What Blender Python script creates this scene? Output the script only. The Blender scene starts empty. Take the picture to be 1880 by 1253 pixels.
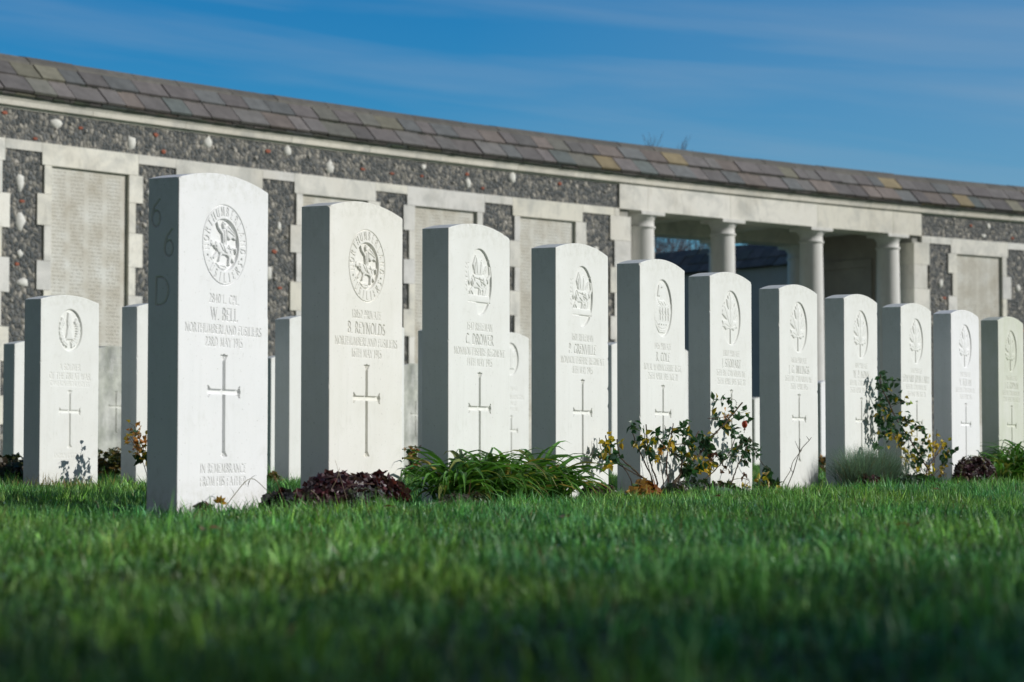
import bpy, math, random
import numpy as np
R_ = math.radians
rng = np.random.default_rng(7)
random.seed(7)
sc = bpy.context.scene
col = sc.collection

# ------------------------------------------------------------------ camera
CAM_H = 0.14074
cd = bpy.data.cameras.new("camera"); cam = bpy.data.objects.new("camera", cd); col.objects.link(cam)
cam.location = (0, 0, CAM_H)
cam.rotation_euler = (R_(90) + 0.04821, 0, 0)
cd.sensor_width = 36.0; cd.lens = 36.0 * 4358.0 / 1880.0
cd.clip_start = 0.05; cd.clip_end = 3000
cd.dof.use_dof = True; cd.dof.focus_distance = 7.4
cd.dof.aperture_fstop = 7.6
sc.camera = cam

# ------------------------------------------------------------------ sun, sky
SUN_EL, SUN_AZ = R_(24), R_(2)          # azimuth from +X towards the camera
sv = (math.cos(SUN_EL) * math.cos(SUN_AZ), -math.cos(SUN_EL) * math.sin(SUN_AZ), math.sin(SUN_EL))
sl = bpy.data.lights.new("sun", 'SUN'); sl.energy = 3.55; sl.angle = R_(0.5); sl.color = (1.0, 0.972, 0.925)
so = bpy.data.objects.new("sun", sl); col.objects.link(so)
from mathutils import Vector
so.rotation_euler = Vector(sv).to_track_quat('Z', 'Y').to_euler()
so.location = (20, -2, 12)

W_ = bpy.data.worlds.new("World"); sc.world = W_; W_.use_nodes = True
nt = W_.node_tree; nt.nodes.clear()
def N(t, **k):
    n = nt.nodes.new(t)
    for a, b in k.items(): setattr(n, a, b)
    return n
L = nt.links.new
sky = N('ShaderNodeTexSky', sky_type='NISHITA', sun_disc=False)
sky.sun_elevation = SUN_EL
sky.sun_rotation = R_(90) + SUN_AZ
sky.altitude = 400; sky.air_density = 1.0; sky.dust_density = 0.3; sky.ozone_density = 4.0
hsv = N('ShaderNodeHueSaturation'); hsv.inputs['Saturation'].default_value = 1.42; hsv.inputs['Value'].default_value = 1.0
L(sky.outputs[0], hsv.inputs['Color'])
tint = N('ShaderNodeMixRGB', blend_type='MULTIPLY'); tint.inputs[0].default_value = 1; tint.inputs[2].default_value = (0.70, 1.13, 1.20, 1)
L(hsv.outputs[0], tint.inputs[1])
tc = N('ShaderNodeTexCoord')
mr = N('ShaderNodeMapping'); mr.inputs['Rotation'].default_value = (0, R_(-6), 0); L(tc.outputs['Generated'], mr.inputs[0])
mp = N('ShaderNodeMapping'); mp.inputs['Scale'].default_value = (2.6, 1.0, 36); mp.inputs['Location'].default_value = (0.3, 0, 0.35)
L(mr.outputs[0], mp.inputs[0])
no = N('ShaderNodeTexNoise'); no.inputs['Scale'].default_value = 1.6; no.inputs['Detail'].default_value = 5; no.inputs['Roughness'].default_value = 0.5
no.inputs['Distortion'].default_value = 0.35
L(mp.outputs[0], no.inputs[0])
cr = N('ShaderNodeValToRGB'); cr.color_ramp.elements[0].position = 0.42; cr.color_ramp.elements[0].color = (0, 0, 0, 1)
cr.color_ramp.elements[1].position = 0.85; cr.color_ramp.elements[1].color = (0.36, 0.36, 0.36, 1)
L(no.outputs[0], cr.inputs[0])
mx = N('ShaderNodeMixRGB'); L(cr.outputs[0], mx.inputs[0]); L(tint.outputs[0], mx.inputs[1]); mx.inputs[2].default_value = (4.2, 5.0, 6.0, 1)
# sky behind the camera greyed to cut blue fill on shaded stone sides
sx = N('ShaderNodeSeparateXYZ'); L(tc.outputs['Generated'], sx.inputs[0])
back_grey = N('ShaderNodeMapRange'); back_grey.inputs['From Min'].default_value = 0.35; back_grey.inputs['From Max'].default_value = -0.45; L(sx.outputs[1], back_grey.inputs[0])
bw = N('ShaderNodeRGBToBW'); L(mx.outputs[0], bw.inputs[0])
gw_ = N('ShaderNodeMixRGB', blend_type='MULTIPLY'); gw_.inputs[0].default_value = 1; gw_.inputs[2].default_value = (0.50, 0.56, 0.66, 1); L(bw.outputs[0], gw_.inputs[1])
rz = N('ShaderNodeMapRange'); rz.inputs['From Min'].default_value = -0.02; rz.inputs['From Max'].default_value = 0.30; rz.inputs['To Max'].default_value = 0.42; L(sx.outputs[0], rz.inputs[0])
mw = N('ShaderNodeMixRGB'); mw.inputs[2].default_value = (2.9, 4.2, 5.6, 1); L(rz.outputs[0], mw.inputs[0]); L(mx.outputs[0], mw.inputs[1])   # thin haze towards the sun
mh = N('ShaderNodeMixRGB'); L(back_grey.outputs[0], mh.inputs[0]); L(mw.outputs[0], mh.inputs[1]); L(gw_.outputs[0], mh.inputs[2])
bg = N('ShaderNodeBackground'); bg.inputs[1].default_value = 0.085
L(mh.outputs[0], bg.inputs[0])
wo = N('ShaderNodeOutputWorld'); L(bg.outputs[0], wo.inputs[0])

sc.view_settings.view_transform = 'Standard'; sc.view_settings.look = 'None'
sc.view_settings.exposure = 0.0; sc.view_settings.gamma = 1.0
sc.cycles.max_bounces = 6; sc.cycles.transparent_max_bounces = 8

# ------------------------------------------------------------------ helpers
def tag(o, label=None, cat=None, group=None, kind=None):
    if label: o['label'] = label
    if cat: o['category'] = cat
    if group: o['group'] = group
    if kind: o['kind'] = kind
    return o
def empty(name, loc=(0, 0, 0), rz=0, **k):
    o = bpy.data.objects.new(name, None); col.objects.link(o); o.location = loc; o.rotation_euler = (0, 0, rz)
    o.empty_display_size = 0.1
    return tag(o, **k)
def mesh_np(name, V, F, mat, parent=None, C=None, smooth=False, loc=None, **k):
    """V (n,3); F list of int arrays (m,k); C (n,3) vertex colour"""
    V = np.asarray(V, np.float32)
    if isinstance(F, np.ndarray): F = [F]
    F = [np.asarray(f, np.int32) for f in F if len(f)]
    me = bpy.data.meshes.new(name)
    me.vertices.add(len(V)); me.vertices.foreach_set('co', V.ravel())
    nl = sum(f.size for f in F); npoly = sum(len(f) for f in F)
    me.loops.add(nl); me.loops.foreach_set('vertex_index', np.concatenate([f.ravel() for f in F]))
    tot = np.concatenate([np.full(len(f), f.shape[1], np.int32) for f in F])
    st = np.concatenate([[0], np.cumsum(tot)[:-1]]).astype(np.int32)
    me.polygons.add(npoly); me.polygons.foreach_set('loop_start', st); me.polygons.foreach_set('loop_total', tot)
    sm = smooth if isinstance(smooth, np.ndarray) else np.full(npoly, bool(smooth))
    me.polygons.foreach_set('use_smooth', sm)
    if C is not None:
        a = me.color_attributes.new('Col', 'FLOAT_COLOR', 'POINT')
        c4 = np.ones((len(V), 4), np.float32); c4[:, :3] = C
        a.data.foreach_set('color', c4.ravel())
    me.update(calc_edges=True)
    me.materials.append(mat)
    o = bpy.data.objects.new(name, me); col.objects.link(o)
    if parent: o.parent = parent
    if loc is not None: o.location = loc
    return tag(o, **k)

def new_mat(name):
    m = bpy.data.materials.new(name); m.use_nodes = True
    t = m.node_tree; b = t.nodes['Principled BSDF']
    return m, t, b
def nd(t, typ, **k):
    n = t.nodes.new(typ)
    for a, b in k.items():
        if a.startswith('i_'):
            key = a[2:]
            n.inputs[int(key) if key.isdigit() else key].default_value = b
        else: setattr(n, a, b)
    return n
def ramp(t, src, stops):
    r = t.nodes.new('ShaderNodeValToRGB'); e = r.color_ramp.elements
    while len(e) < len(stops): e.new(0.5)
    for i, (p, c) in enumerate(stops):
        e[i].position = p; e[i].color = (*c, 1) if len(c) == 3 else c
    t.links.new(src, r.inputs[0]); return r.outputs[0]
def mixc(t, fac, a, b, mode='MIX'):
    m = t.nodes.new('ShaderNodeMixRGB'); m.blend_type = mode
    for i, v in enumerate((fac, a, b)):
        if hasattr(v, 'links'): t.links.new(v, m.inputs[i])
        elif isinstance(v, (int, float)): m.inputs[i].default_value = v
        else: m.inputs[i].default_value = (*v, 1)
    return m.outputs[0]
def noise(t, co, scale, detail=4, rough=0.55, dist=0.0):
    n = nd(t, 'ShaderNodeTexNoise', i_Scale=scale, i_Detail=detail, i_Roughness=rough, i_Distortion=dist)
    t.links.new(co, n.inputs[0]); return n.outputs[0]
def mapping(t, co, scale=(1, 1, 1), rot=(0, 0, 0)):
    m = nd(t, 'ShaderNodeMapping'); m.inputs['Scale'].default_value = scale; m.inputs['Rotation'].default_value = rot
    t.links.new(co, m.inputs[0]); return m.outputs[0]
def bump(t, b, h, strength=0.3, dist=0.01):
    n = nd(t, 'ShaderNodeBump', i_Strength=strength, i_Distance=dist)
    t.links.new(h, n.inputs['Height']); t.links.new(n.outputs[0], b.inputs['Normal'])

# ------------------------------------------------------------------ materials
def portland(name, base, dark, rough=0.75, green=0.0):
    m, t, b = new_mat(name)
    co = nd(t, 'ShaderNodeTexCoord').outputs['Object']
    n1 = noise(t, co, 6, 6, 0.6)
    c = mixc(t, ramp(t, n1, [(0.35, (0, 0, 0)), (0.7, (1, 1, 1))]), dark, base)
    st = noise(t, mapping(t, co, (30, 30, 1.6)), 1.2, 4, 0.6)          # faint weather streaks
    c = mixc(t, ramp(t, st, [(0.55, (0, 0, 0)), (0.8, (0.22, 0.22, 0.22))]), c, (dark[0] * .8, dark[1] * .82, dark[2] * .8))
    sp = noise(t, co, 150, 3, 0.6)
    c = mixc(t, ramp(t, sp, [(0.64, (0, 0, 0)), (0.74, (.6, .6, .6))]), c, (0.33, 0.32, 0.28))   # shell pits
    md = noise(t, mapping(t, co, (1, 1, .55)), 23, 5, 0.7, .8)
    c = mixc(t, ramp(t, md, [(0.54, (0, 0, 0)), (0.74, (.26, .26, .26))]), c, (dark[0] * .72, dark[1] * .72, dark[2] * .66))   # lichen bloom
    sc2 = noise(t, mapping(t, co, (1, 1, .3)), 75, 3, 0.6, 1.5)
    c = mixc(t, ramp(t, sc2, [(0.69, (0, 0, 0)), (0.75, (.4, .4, .4))]), c, (0.38, 0.37, 0.33))   # scuffs
    sz_ = nd(t, 'ShaderNodeSeparateXYZ'); t.links.new(co, sz_.inputs[0])
    low = ramp(t, sz_.outputs[2], [(0.0, (.6, .6, .6)), (0.09, (0, 0, 0)), (0.73, (0, 0, 0)), (0.81, (.45, .45, .45))])
    msk = ramp(t, noise(t, co, 35, 5, .7), [(0.42, (0, 0, 0)), (0.66, (1, 1, 1))])
    c = mixc(t, mixc(t, 1, low, msk, 'MULTIPLY'), c, (0.40, 0.40, 0.30))      # rain splash at the foot, lichen along the top
    if green:
        g = noise(t, mapping(t, co, (8, 8, 3)), 1.5, 5, 0.65)
        c = mixc(t, ramp(t, g, [(0.4, (0, 0, 0)), (0.75, (green, green, green))]), c, (0.42, 0.47, 0.30))
    t.links.new(c, b.inputs['Base Color']); b.inputs['Roughness'].default_value = rough
    b.inputs['Specular IOR Level'].default_value = 0.25
    fine = noise(t, co, 420, 3, 0.6)
    bump(t, b, fine, 0.35, 0.0012)
    return m
M = {}
M['stone_cool'] = portland('portland_stone_pale_cool', (0.86, 0.86, 0.86), (0.82, 0.825, 0.825))
M['stone_warm'] = portland('portland_stone_warm', (0.85, 0.835, 0.785), (0.79, 0.775, 0.71))
M['stone'] = portland('portland_stone', (0.83, 0.84, 0.805), (0.78, 0.785, 0.745))
M['stone_algae'] = portland('portland_stone_algae', (0.72, 0.73, 0.66), (0.66, 0.68, 0.58), green=0.35)
M['stone_old'] = portland('portland_stone_weathered', (0.72, 0.72, 0.67), (0.26, 0.27, 0.25), green=0.3)

def vc_mat(name, rough=0.6, transl=0.0, var=0.25, spec=0.3, nscale=30, bumps=0.0):
    m, t, b = new_mat(name)
    a = nd(t, 'ShaderNodeVertexColor', layer_name='Col').outputs[0]
    co = nd(t, 'ShaderNodeTexCoord').outputs['Object']
    n = noise(t, co, nscale, 4, 0.6)
    f = ramp(t, n, [(0.25, (1 - var,) * 3), (0.75, (1 + var,) * 3)])
    c = mixc(t, 1.0, a, f, 'MULTIPLY')
    t.links.new(c, b.inputs['Base Color']); b.inputs['Roughness'].default_value = rough
    b.inputs['Specular IOR Level'].default_value = spec
    if bumps: bump(t, b, noise(t, co, nscale * 3, 4, 0.6), bumps, 0.01)
    if transl:
        tr = nd(t, 'ShaderNodeBsdfTranslucent'); t.links.new(mixc(t, 1.0, c, (1.25, 1.35, 0.7), 'MULTIPLY'), tr.inputs[0])
        ms = nd(t, 'ShaderNodeMixShader', i_0=transl)
        t.links.new(b.outputs[0], ms.inputs[1]); t.links.new(tr.outputs[0], ms.inputs[2])
        t.links.new(ms.outputs[0], t.nodes['Material Output'].inputs[0])
    return m
M['leaf'] = vc_mat('leaf', 0.42, 0.3, 0.2, 0.4, 60)
M['grass'] = vc_mat('grass_blade', 0.42, 0.25, 0.12, 0.3, 3)
M['bark'] = vc_mat('bark', 0.75, 0, 0.3, 0.2, 120, 0.4)
M['slate'] = vc_mat('roof_slate', 0.7, 0, 0.22, 0.3, 9, 0.25)

def dressing_mat(name, stain=0.6, warm=0.5):
    m, t, b = new_mat(name)
    a = nd(t, 'ShaderNodeVertexColor', layer_name='Col').outputs[0]
    co = nd(t, 'ShaderNodeTexCoord').outputs['Object']
    n = noise(t, co, 3.2, 7, 0.65, 0.4)
    c = mixc(t, ramp(t, n, [(0.46, (0, 0, 0)), (0.66, (stain,) * 3)]), a, (0.40, 0.41, 0.39))
    n2 = noise(t, co, 1.3, 4, 0.6)
    c = mixc(t, ramp(t, n2, [(0.5, (0, 0, 0)), (0.8, (warm,) * 3)]), c, (0.55, 0.47, 0.33))
    t.links.new(c, b.inputs['Base Color']); b.inputs['Roughness'].default_value = 0.85
    b.inputs['Specular IOR Level'].default_value = 0.2
    n3 = noise(t, mapping(t, co, (1, 1, .35)), 14, 6, 0.7, .5)
    c = mixc(t, ramp(t, n3, [(0.54, (0, 0, 0)), (0.74, (.4, .4, .4))]), c, (0.38, 0.37, 0.32))
    t.links.new(c, b.inputs['Base Color'])
    bump(t, b, noise(t, co, 60, 5, 0.65), 0.4, 0.01)
    return m
M['dressing'] = dressing_mat('dressed_limestone', 0.55, 0.3)
M['column'] = dressing_mat('column_limestone', 0.12, 0.15)

def tablet_mat():
    m, t, b = new_mat('name_panel_limestone')
    co = nd(t, 'ShaderNodeTexCoord').outputs['UV']
    ob = nd(t, 'ShaderNodeTexCoord').outputs['Object']
    br = nd(t, 'ShaderNodeTexBrick', offset=0.37)
    br.inputs['Scale'].default_value = 1.0; br.inputs['Mortar Size'].default_value = 0.011
    br.inputs['Brick Width'].default_value = 0.055; br.inputs['Row Height'].default_value = 0.036
    br.inputs['Mortar Smooth'].default_value = 0.3
    wn = noise(t, mapping(t, co, (60, 28, 1)), 1.0, 2, 0.5)
    sepx = nd(t, 'ShaderNodeSeparateXYZ'); t.links.new(co, sepx.inputs[0])
    t.links.new(co, br.inputs[0])
    # columns of incised names: letters are cut in rows; plain gutters between the columns
    fr = nd(t, 'ShaderNodeMath', operation='MULTIPLY', i_1=1 / 0.225); t.links.new(sepx.outputs[0], fr.inputs[0])
    fc = nd(t, 'ShaderNodeMath', operation='FRACT'); t.links.new(fr.outputs[0], fc.inputs[0])
    gut = ramp(t, fc.outputs[0], [(0.10, (0, 0, 0)), (0.14, (1, 1, 1)), (0.86, (1, 1, 1)), (0.90, (0, 0, 0))])
    rw = nd(t, 'ShaderNodeMath', operation='MULTIPLY', i_1=1 / 0.036); t.links.new(sepx.outputs[1], rw.inputs[0])
    rf = nd(t, 'ShaderNodeMath', operation='FRACT'); t.links.new(rw.outputs[0], rf.inputs[0])
    row = ramp(t, rf.outputs[0], [(0.2, (0, 0, 0)), (0.3, (1, 1, 1)), (0.7, (1, 1, 1)), (0.8, (0, 0, 0))])
    let = ramp(t, wn, [(0.45, (0, 0, 0)), (0.55, (1, 1, 1))])
    k = mixc(t, 1, mixc(t, 1, gut, row, 'MULTIPLY'), let, 'MULTIPLY')
    n = noise(t, ob, 4, 6, 0.6)
    c = ramp(t, n, [(0.3, (0.50, 0.465, 0.385)), (0.5, (0.62, 0.60, 0.53)), (0.7, (0.72, 0.72, 0.67))])
    c = mixc(t, mixc(t, 1, k, (0.6, 0.6, 0.6), 'MULTIPLY'), c, (0.34, 0.32, 0.27))   # shade in the cut letters put into the colour
    t.links.new(c, b.inputs['Base Color']); b.inputs['Roughness'].default_value = 0.85
    inv = nd(t, 'ShaderNodeInvert'); t.links.new(k, inv.inputs[1])
    bump(t, b, inv.outputs[0], 0.5, 0.004)
    return m
M['tablet'] = tablet_mat()

def flint_mat():
    m, t, b = new_mat('knapped_flint')
    co0 = nd(t, 'ShaderNodeTexCoord').outputs['Object']
    nz = nd(t, 'ShaderNodeTexNoise', i_Scale=14.0, i_Detail=2.0); t.links.new(co0, nz.inputs[0])
    co = mixc(t, 0.03, co0, nz.outputs['Color'])
    co = mapping(t, co, (1, 1, 0.8))
    v = nd(t, 'ShaderNodeTexVoronoi', i_Scale=26.0, i_Randomness=1.0); t.links.new(co, v.inputs[0])
    e = nd(t, 'ShaderNodeTexVoronoi', feature='DISTANCE_TO_EDGE', i_Scale=26.0); t.links.new(co, e.inputs[0])
    sp = nd(t, 'ShaderNodeSeparateColor'); t.links.new(v.outputs['Color'], sp.inputs[0])
    c = ramp(t, sp.outputs[0], [(0.0, (0.035, 0.043, 0.048)), (0.38, (0.04, 0.05, 0.055)), (0.62, (0.115, 0.12, 0.12)), (0.84, (0.24, 0.225, 0.19)), (1.0, (0.40, 0.37, 0.32))])
    fine = noise(t, co0, 70, 3, 0.6)
    c = mixc(t, ramp(t, fine, [(0.45, (0, 0, 0)), (0.75, (.45, .45, .45))]), c, (0.19, 0.20, 0.18))
    edge = ramp(t, e.outputs['Distance'], [(0.03, (1, 1, 1)), (0.10, (0, 0, 0))])
    c = mixc(t, edge, c, (0.145, 0.14, 0.125))
    t.links.new(c, b.inputs['Base Color']); b.inputs['Roughness'].default_value = 0.65
    h = ramp(t, e.outputs['Distance'], [(0.0, (0, 0, 0)), (0.3, (1, 1, 1))])
    bump(t, b, h, 0.6, 0.02)
    return m
M['flint'] = flint_mat()

def plain(name, c, rough=0.8, var=0.15, scale=8, b_=0.3):
    m, t, b = new_mat(name)
    co = nd(t, 'ShaderNodeTexCoord').outputs['Object']
    n = noise(t, co, scale, 5, 0.6)
    k = ramp(t, n, [(0.3, tuple(x * (1 - var) for x in c)), (0.7, tuple(x * (1 + var) for x in c))])
    t.links.new(k, b.inputs['Base Color']); b.inputs['Roughness'].default_value = rough
    bump(t, b, noise(t, co, scale * 6, 4, 0.6), b_, 0.01)
    return m
M['chalk'] = plain('chalk_nodule', (0.68, 0.67, 0.62), scale=20)
M['pale'] = plain('pale_flint', (0.36, 0.34, 0.30), scale=20, var=.35)
M['tile'] = plain('red_tile_fragment', (0.30, 0.085, 0.045), scale=20)
M['soil'] = plain('bed_soil', (0.045, 0.033, 0.022), scale=30, var=0.5, b_=0.8)
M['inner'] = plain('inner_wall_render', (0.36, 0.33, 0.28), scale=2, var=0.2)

def ground_mat():
    m, t, b = new_mat('lawn_ground')
    co = nd(t, 'ShaderNodeTexCoord').outputs['Object']
    n = noise(t, co, 40, 6, 0.7); n2 = noise(t, co, 1.7, 3, 0.5)
    c = ramp(t, n, [(0.3, (0.016, 0.034, 0.010)), (0.7, (0.05, 0.11, 0.03))])
    c = mixc(t, ramp(t, n2, [(0.4, (0, 0, 0)), (0.7, (.4, .4, .4))]), c, (0.05, 0.10, 0.03))
    t.links.new(c, b.inputs['Base Color']); b.inputs['Roughness'].default_value = 0.9
    bump(t, b, n, 0.8, 0.02)
    return m
M['ground'] = ground_mat()

# ------------------------------------------------------------------ ground
tag(mesh_np('lawn', [(-400, -40, 0), (400, -40, 0), (400, 900, 0), (-400, 900, 0)], np.array([[0, 1, 2, 3]]), M['ground']), kind='structure')

# ------------------------------------------------------------------ memorial wall: a long arc seen from inside it
WC = np.array([46.4368, -20.5448]); WR = 66.7466; WT0 = R_(140.24)
def wp(s, n, z):
    """s along the wall (m), n out of its face towards the lawn, z up"""
    s = np.asarray(s, float); n = np.asarray(n, float); z = np.asarray(z, float)
    th = WT0 - s / WR; r = WR - n
    return np.stack(np.broadcast_arrays(WC[0] + r * np.cos(th), WC[1] + r * np.sin(th), z), -1)
class Geo:
    def __init__(s): s.V = []; s.Q = []; s.C = []; s.n = 0; s.T = []
    def add(s, V, Q=None, T=None, c=(1, 1, 1)):
        V = np.asarray(V, float).reshape(-1, 3); s.V.append(V)
        if Q is not None: s.Q.append(np.asarray(Q) + s.n)
        if T is not None: s.T.append(np.asarray(T) + s.n)
        c = np.asarray(c, float)
        s.C.append(np.broadcast_to(c, (len(V), 3)) if c.ndim == 1 else c); s.n += len(V)
    def build(s, name, mat, parent=None, smooth=False, **k):
        F = []
        if s.Q: F.append(np.concatenate(s.Q))
        if s.T: F.append(np.concatenate(s.T))
        return mesh_np(name, np.concatenate(s.V), F, mat, parent, np.concatenate(s.C), smooth, **k)
    def prism(s, prof, s0, s1, c=(1, 1, 1), step=0.45):
        """closed (n,z) profile swept along the wall from s0 to s1"""
        k = max(1, int(math.ceil((s1 - s0) / step))); ss = np.linspace(s0, s1, k + 1); P = np.array(prof); m = len(P)
        V = wp(ss[:, None], P[None, :, 0], P[None, :, 1]).reshape(-1, 3)
        Q = [(i * m + j, i * m + (j + 1) % m, (i + 1) * m + (j + 1) % m, (i + 1) * m + j) for i in range(k) for j in range(m)]
        s.add(V, Q, None, c)
        # end caps (fan)
        for i in (0, k):
            base = i * m
            T = [(0, j, j + 1) for j in range(1, m - 1)]
            s.add(V[base:base + m], None, T, c)
    def box(s, s0, s1, n0, n1, z0, z1, c=(1, 1, 1)):
        s.prism([(n0, z0), (n1, z0), (n1, z1), (n0, z1)], s0, s1, c)
def stonecol():
    k = random.uniform(0.90, 1.07); w = random.uniform(-0.02, 0.025)
    return (0.82 * k + w, 0.80 * k + w * .6, 0.735 * k - w)

wall = empty('memorial_wall', tuple(wp(7, 0, 0)), label='long curved flint and limestone wall with slate coping and a columned opening', cat='wall')
wall.location = (0, 0, 0)
S0, S1 = -4.5, 22.0
C0, C1 = 8.94, 14.55        # ends of the stone entablature above the opening
J0, J1 = 9.14, 14.39        # clear opening
ZL, ZLP, ZT = 3.13, 3.037, 2.92   # lintel top, lintel bottom over piers, over panels
# core masonry behind everything
g = Geo()
for a, b in ((S0, J0 - .01), (J1 + .01, S1)):
    g.box(a, b, -0.62, -0.03, -0.1, ZL - .002, (0.3, 0.3, 0.28))
g.box(S0, C0 - .003, -0.62, -0.03, ZL, 3.50, (0.3, 0.3, 0.28)); g.box(C1 + .003, S1, -0.62, -0.03, ZL, 3.50, (0.3, 0.3, 0.28))
g.build('wall_core', M['dressing'], wall)
# piers [s0,s1] of flint, panels [s0,s1]
piers = [(-4.55, -4.1), (-2.98, -2.52), (-1.42, -0.98), (0.14, 0.58), (1.77, 2.26), (3.42, 3.87), (5.05, 5.52), (6.72, 7.17), (8.32, 8.86), (14.72, 15.13), (16.29, 16.75), (17.9, 18.36), (19.5, 19.96), (21.1, 21.56)]
fl = Geo()
for a, b in piers: fl.box(a - .01, b + .01, -0.03, 0.0, -0.05, ZLP)
fl.box(S0, C0, -0.03, 0.0, ZL, 3.44); fl.box(C1, S1, -0.03, 0.0, ZL, 3.44)
flint = fl.build('flint_facing', M['flint'], wall)
# chalk nodules and tile fragments set in the flint
def nodule(g, s_, z, w, h, rough=0.18, seed=0, flat=False):
    r = np.random.default_rng(seed); n = 9; V = [wp(s_, 0.012, z)]
    ang = np.linspace(0, 2 * np.pi, n, endpoint=False)
    rr = 1 + r.uniform(-rough, rough, n)
    for k, (q, dn) in enumerate(((0.8, 0.010), (1.0, -0.012))):
        for a, ra in zip(ang, rr): V.append(wp(s_ + math.cos(a) * w * ra * q, dn, z + math.sin(a) * h * ra * q))
    T = [(0, 1 + i, 1 + (i + 1) % n) for i in range(n)]
    Q = [(1 + i, 1 + n + i, 1 + n + (i + 1) % n, 1 + (i + 1) % n) for i in range(n)]
    g.add(V, Q, T)
ch = Geo(); tl = Geo(); pf = Geo()
big = [(0.76, 3.34, .075, .055), (1.69, 3.24, .06, .075), (2.69, 3.34, .065, .07), (3.78, 3.36, .065, .06), (4.38, 3.24, .06, .08), (5.77, 3.36, .045, .04), (6.47, 3.24, .045, .07), (7.17, 3.36, .06, .07), (0.33, 2.72, .05, .10), (0.34, 2.36, .06, .09), (0.33, 2.05, .04, .04), (0.37, 1.78, .08, .05), (3.52, 2.05, .05, .09), (3.66, 2.55, .03, .05), (5.3, 2.72, .05, .04), (6.95, 2.66, .05, .05), (8.55, 2.6, .05, .06), (15.9, 3.34, .045, .05), (15.8, 3.2, .06, .03), (14.93, 2.5, .05, .07), (1.95, 2.75, .08, .05), (2.15, 2.4, .05, .05), (14.9, 2.1, .05, .04), (16.5, 2.5, .05, .07), (-0.8, 3.3, .06, .06), (17.5, 3.3, .06, .06), (-1.2, 2.4, .06, .06)]
for i, (a, z, w, h) in enumerate(big): nodule(ch, a, z, w, h, .22, i)
r_ = np.random.default_rng(3)
for i in range(110):
    a = r_.uniform(S0, S1)
    if C0 - .05 < a < C1 + .05: continue
    nodule(pf, a, r_.uniform(3.16, 3.41), r_.uniform(.012, .028), r_.uniform(.012, .026), .25, 100 + i)
for (a, b) in piers:
    for i in range(12): nodule(pf, r_.uniform(a + .05, b - .05), r_.uniform(0.1, 3.0), r_.uniform(.012, .03), r_.uniform(.015, .035), .25, 500 + i)
reds = [(0.14, 3.37), (1.05, 3.32), (0.5, 3.16), (2.0, 3.35), (2.1, 3.19), (3.5, 3.33), (4.86, 3.26), (5.3, 3.25), (5.75, 3.26), (6.45, 3.34), (6.7, 3.2), (7.95, 3.35), (0.35, 2.55), (0.3, 1.95), (3.6, 2.28), (3.68, 1.9), (8.6, 2.2), (15.55, 3.33), (16.4, 3.2), (1.98, 1.9), (5.2, 2.2), (17.2, 3.3), (-.9, 3.2), (15.0, 2.3), (16.6, 1.9)]
for i, (a, z) in enumerate(reds): nodule(tl, a, z, r_.uniform(.03, .045), r_.uniform(.014, .028), .15, 900 + i)
pf.build('pale_flints', M['pale'], flint, smooth=True); ch.build('chalk_nodules', M['chalk'], flint, smooth=True); tl.build('tile_fragments', M['tile'], flint)

# dressed stone: lintel course, quoins round every panel
dr = Geo()
FN = 0.016
edges = [S0] + [e for p in piers for e in p] + [S1]
bays = []
for i in range(len(piers) - 1):
    a, b = piers[i][1], piers[i + 1][0]
    if a > 8 and b < 15: continue
    bays.append((a, b))
for p0, p1 in piers:                      # thin lintel over each pier
    q0 = p0 if p0 > 14.7 and p0 < 14.8 else p0
    dr.box(p0 + .003, p1 - .003, -0.03, FN, ZLP, ZL, stonecol())
dr.box(8.863, C0 + .0, -0.03, FN, ZLP, ZL, stonecol())
dr.box(C1 - .0, 14.717, -0.03, FN, ZLP, ZL, stonecol())
for bi, (a, b) in enumerate(bays):
    mid = (a + b) / 2 + random.uniform(-.05, .05)
    # deep lintel over the panel, in one or two stones
    dr.box(a, b, -0.03, FN, ZT, ZL, stonecol())
    pw = 0.115
    z = ZT - .003; k = bi % 2
    while z > 0.1:
        h = random.uniform(.27, .34); z1 = max(z - h, 0.0)
        ex = (0.055 if k % 2 == 0 else -0.03); ex2 = (-0.03 if k % 2 == 0 else 0.06)
        dr.box(a - ex, a + pw, -0.03, FN, z1 + .003, z, stonecol())
        dr.box(b - pw, b + ex2, -0.03, FN, z1 + .003, z, stonecol())
        z = z1; k += 1
    # chamfered frame and recessed name panel
    pa, pb = a + pw, b - pw
    dr.box(pa, pb, -0.03, FN, 0.003, 0.55, stonecol())
    pn = Geo()
    V = wp(np.linspace(pa, pb, 5)[None, :], -0.020, np.array([[0.55], [ZT]])).reshape(-1, 3)
    me_o = mesh_np('name_panel', V, np.array([[i, i + 1, i + 6, i + 5] for i in range(4)]), M['tablet'], wall)
    uv = me_o.data.uv_layers.new(name='UVMap')
    ss = np.tile(np.linspace(0, pb - pa, 5), 2); zz = np.repeat([0, ZT - .55], 5)
    li = np.empty(len(me_o.data.loops), np.int32); me_o.data.loops.foreach_get('vertex_index', li)
    uv.data.foreach_set('uv', np.stack([ss[li], zz[li]], -1).astype(np.float32).ravel())
# end quoins beside the opening
z = ZLP - .002; k = 0
while z > 0.05:
    h = random.uniform(.27, .33); z1 = max(z - h, 0)
    e = 0.07 if k % 2 == 0 else 0
    dr.box(8.86 - e, J0, -0.03 if z1 > 3 else -0.62, FN, z1 + .003, z, stonecol())
    dr.box(J1, 14.60 + (0.10 if k % 2 == 0 else 0.05), -0.62, FN, z1 + .003, z, stonecol())
    z = z1; k += 1
dr.build('dressed_stone', M['dressing'], wall)

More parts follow.
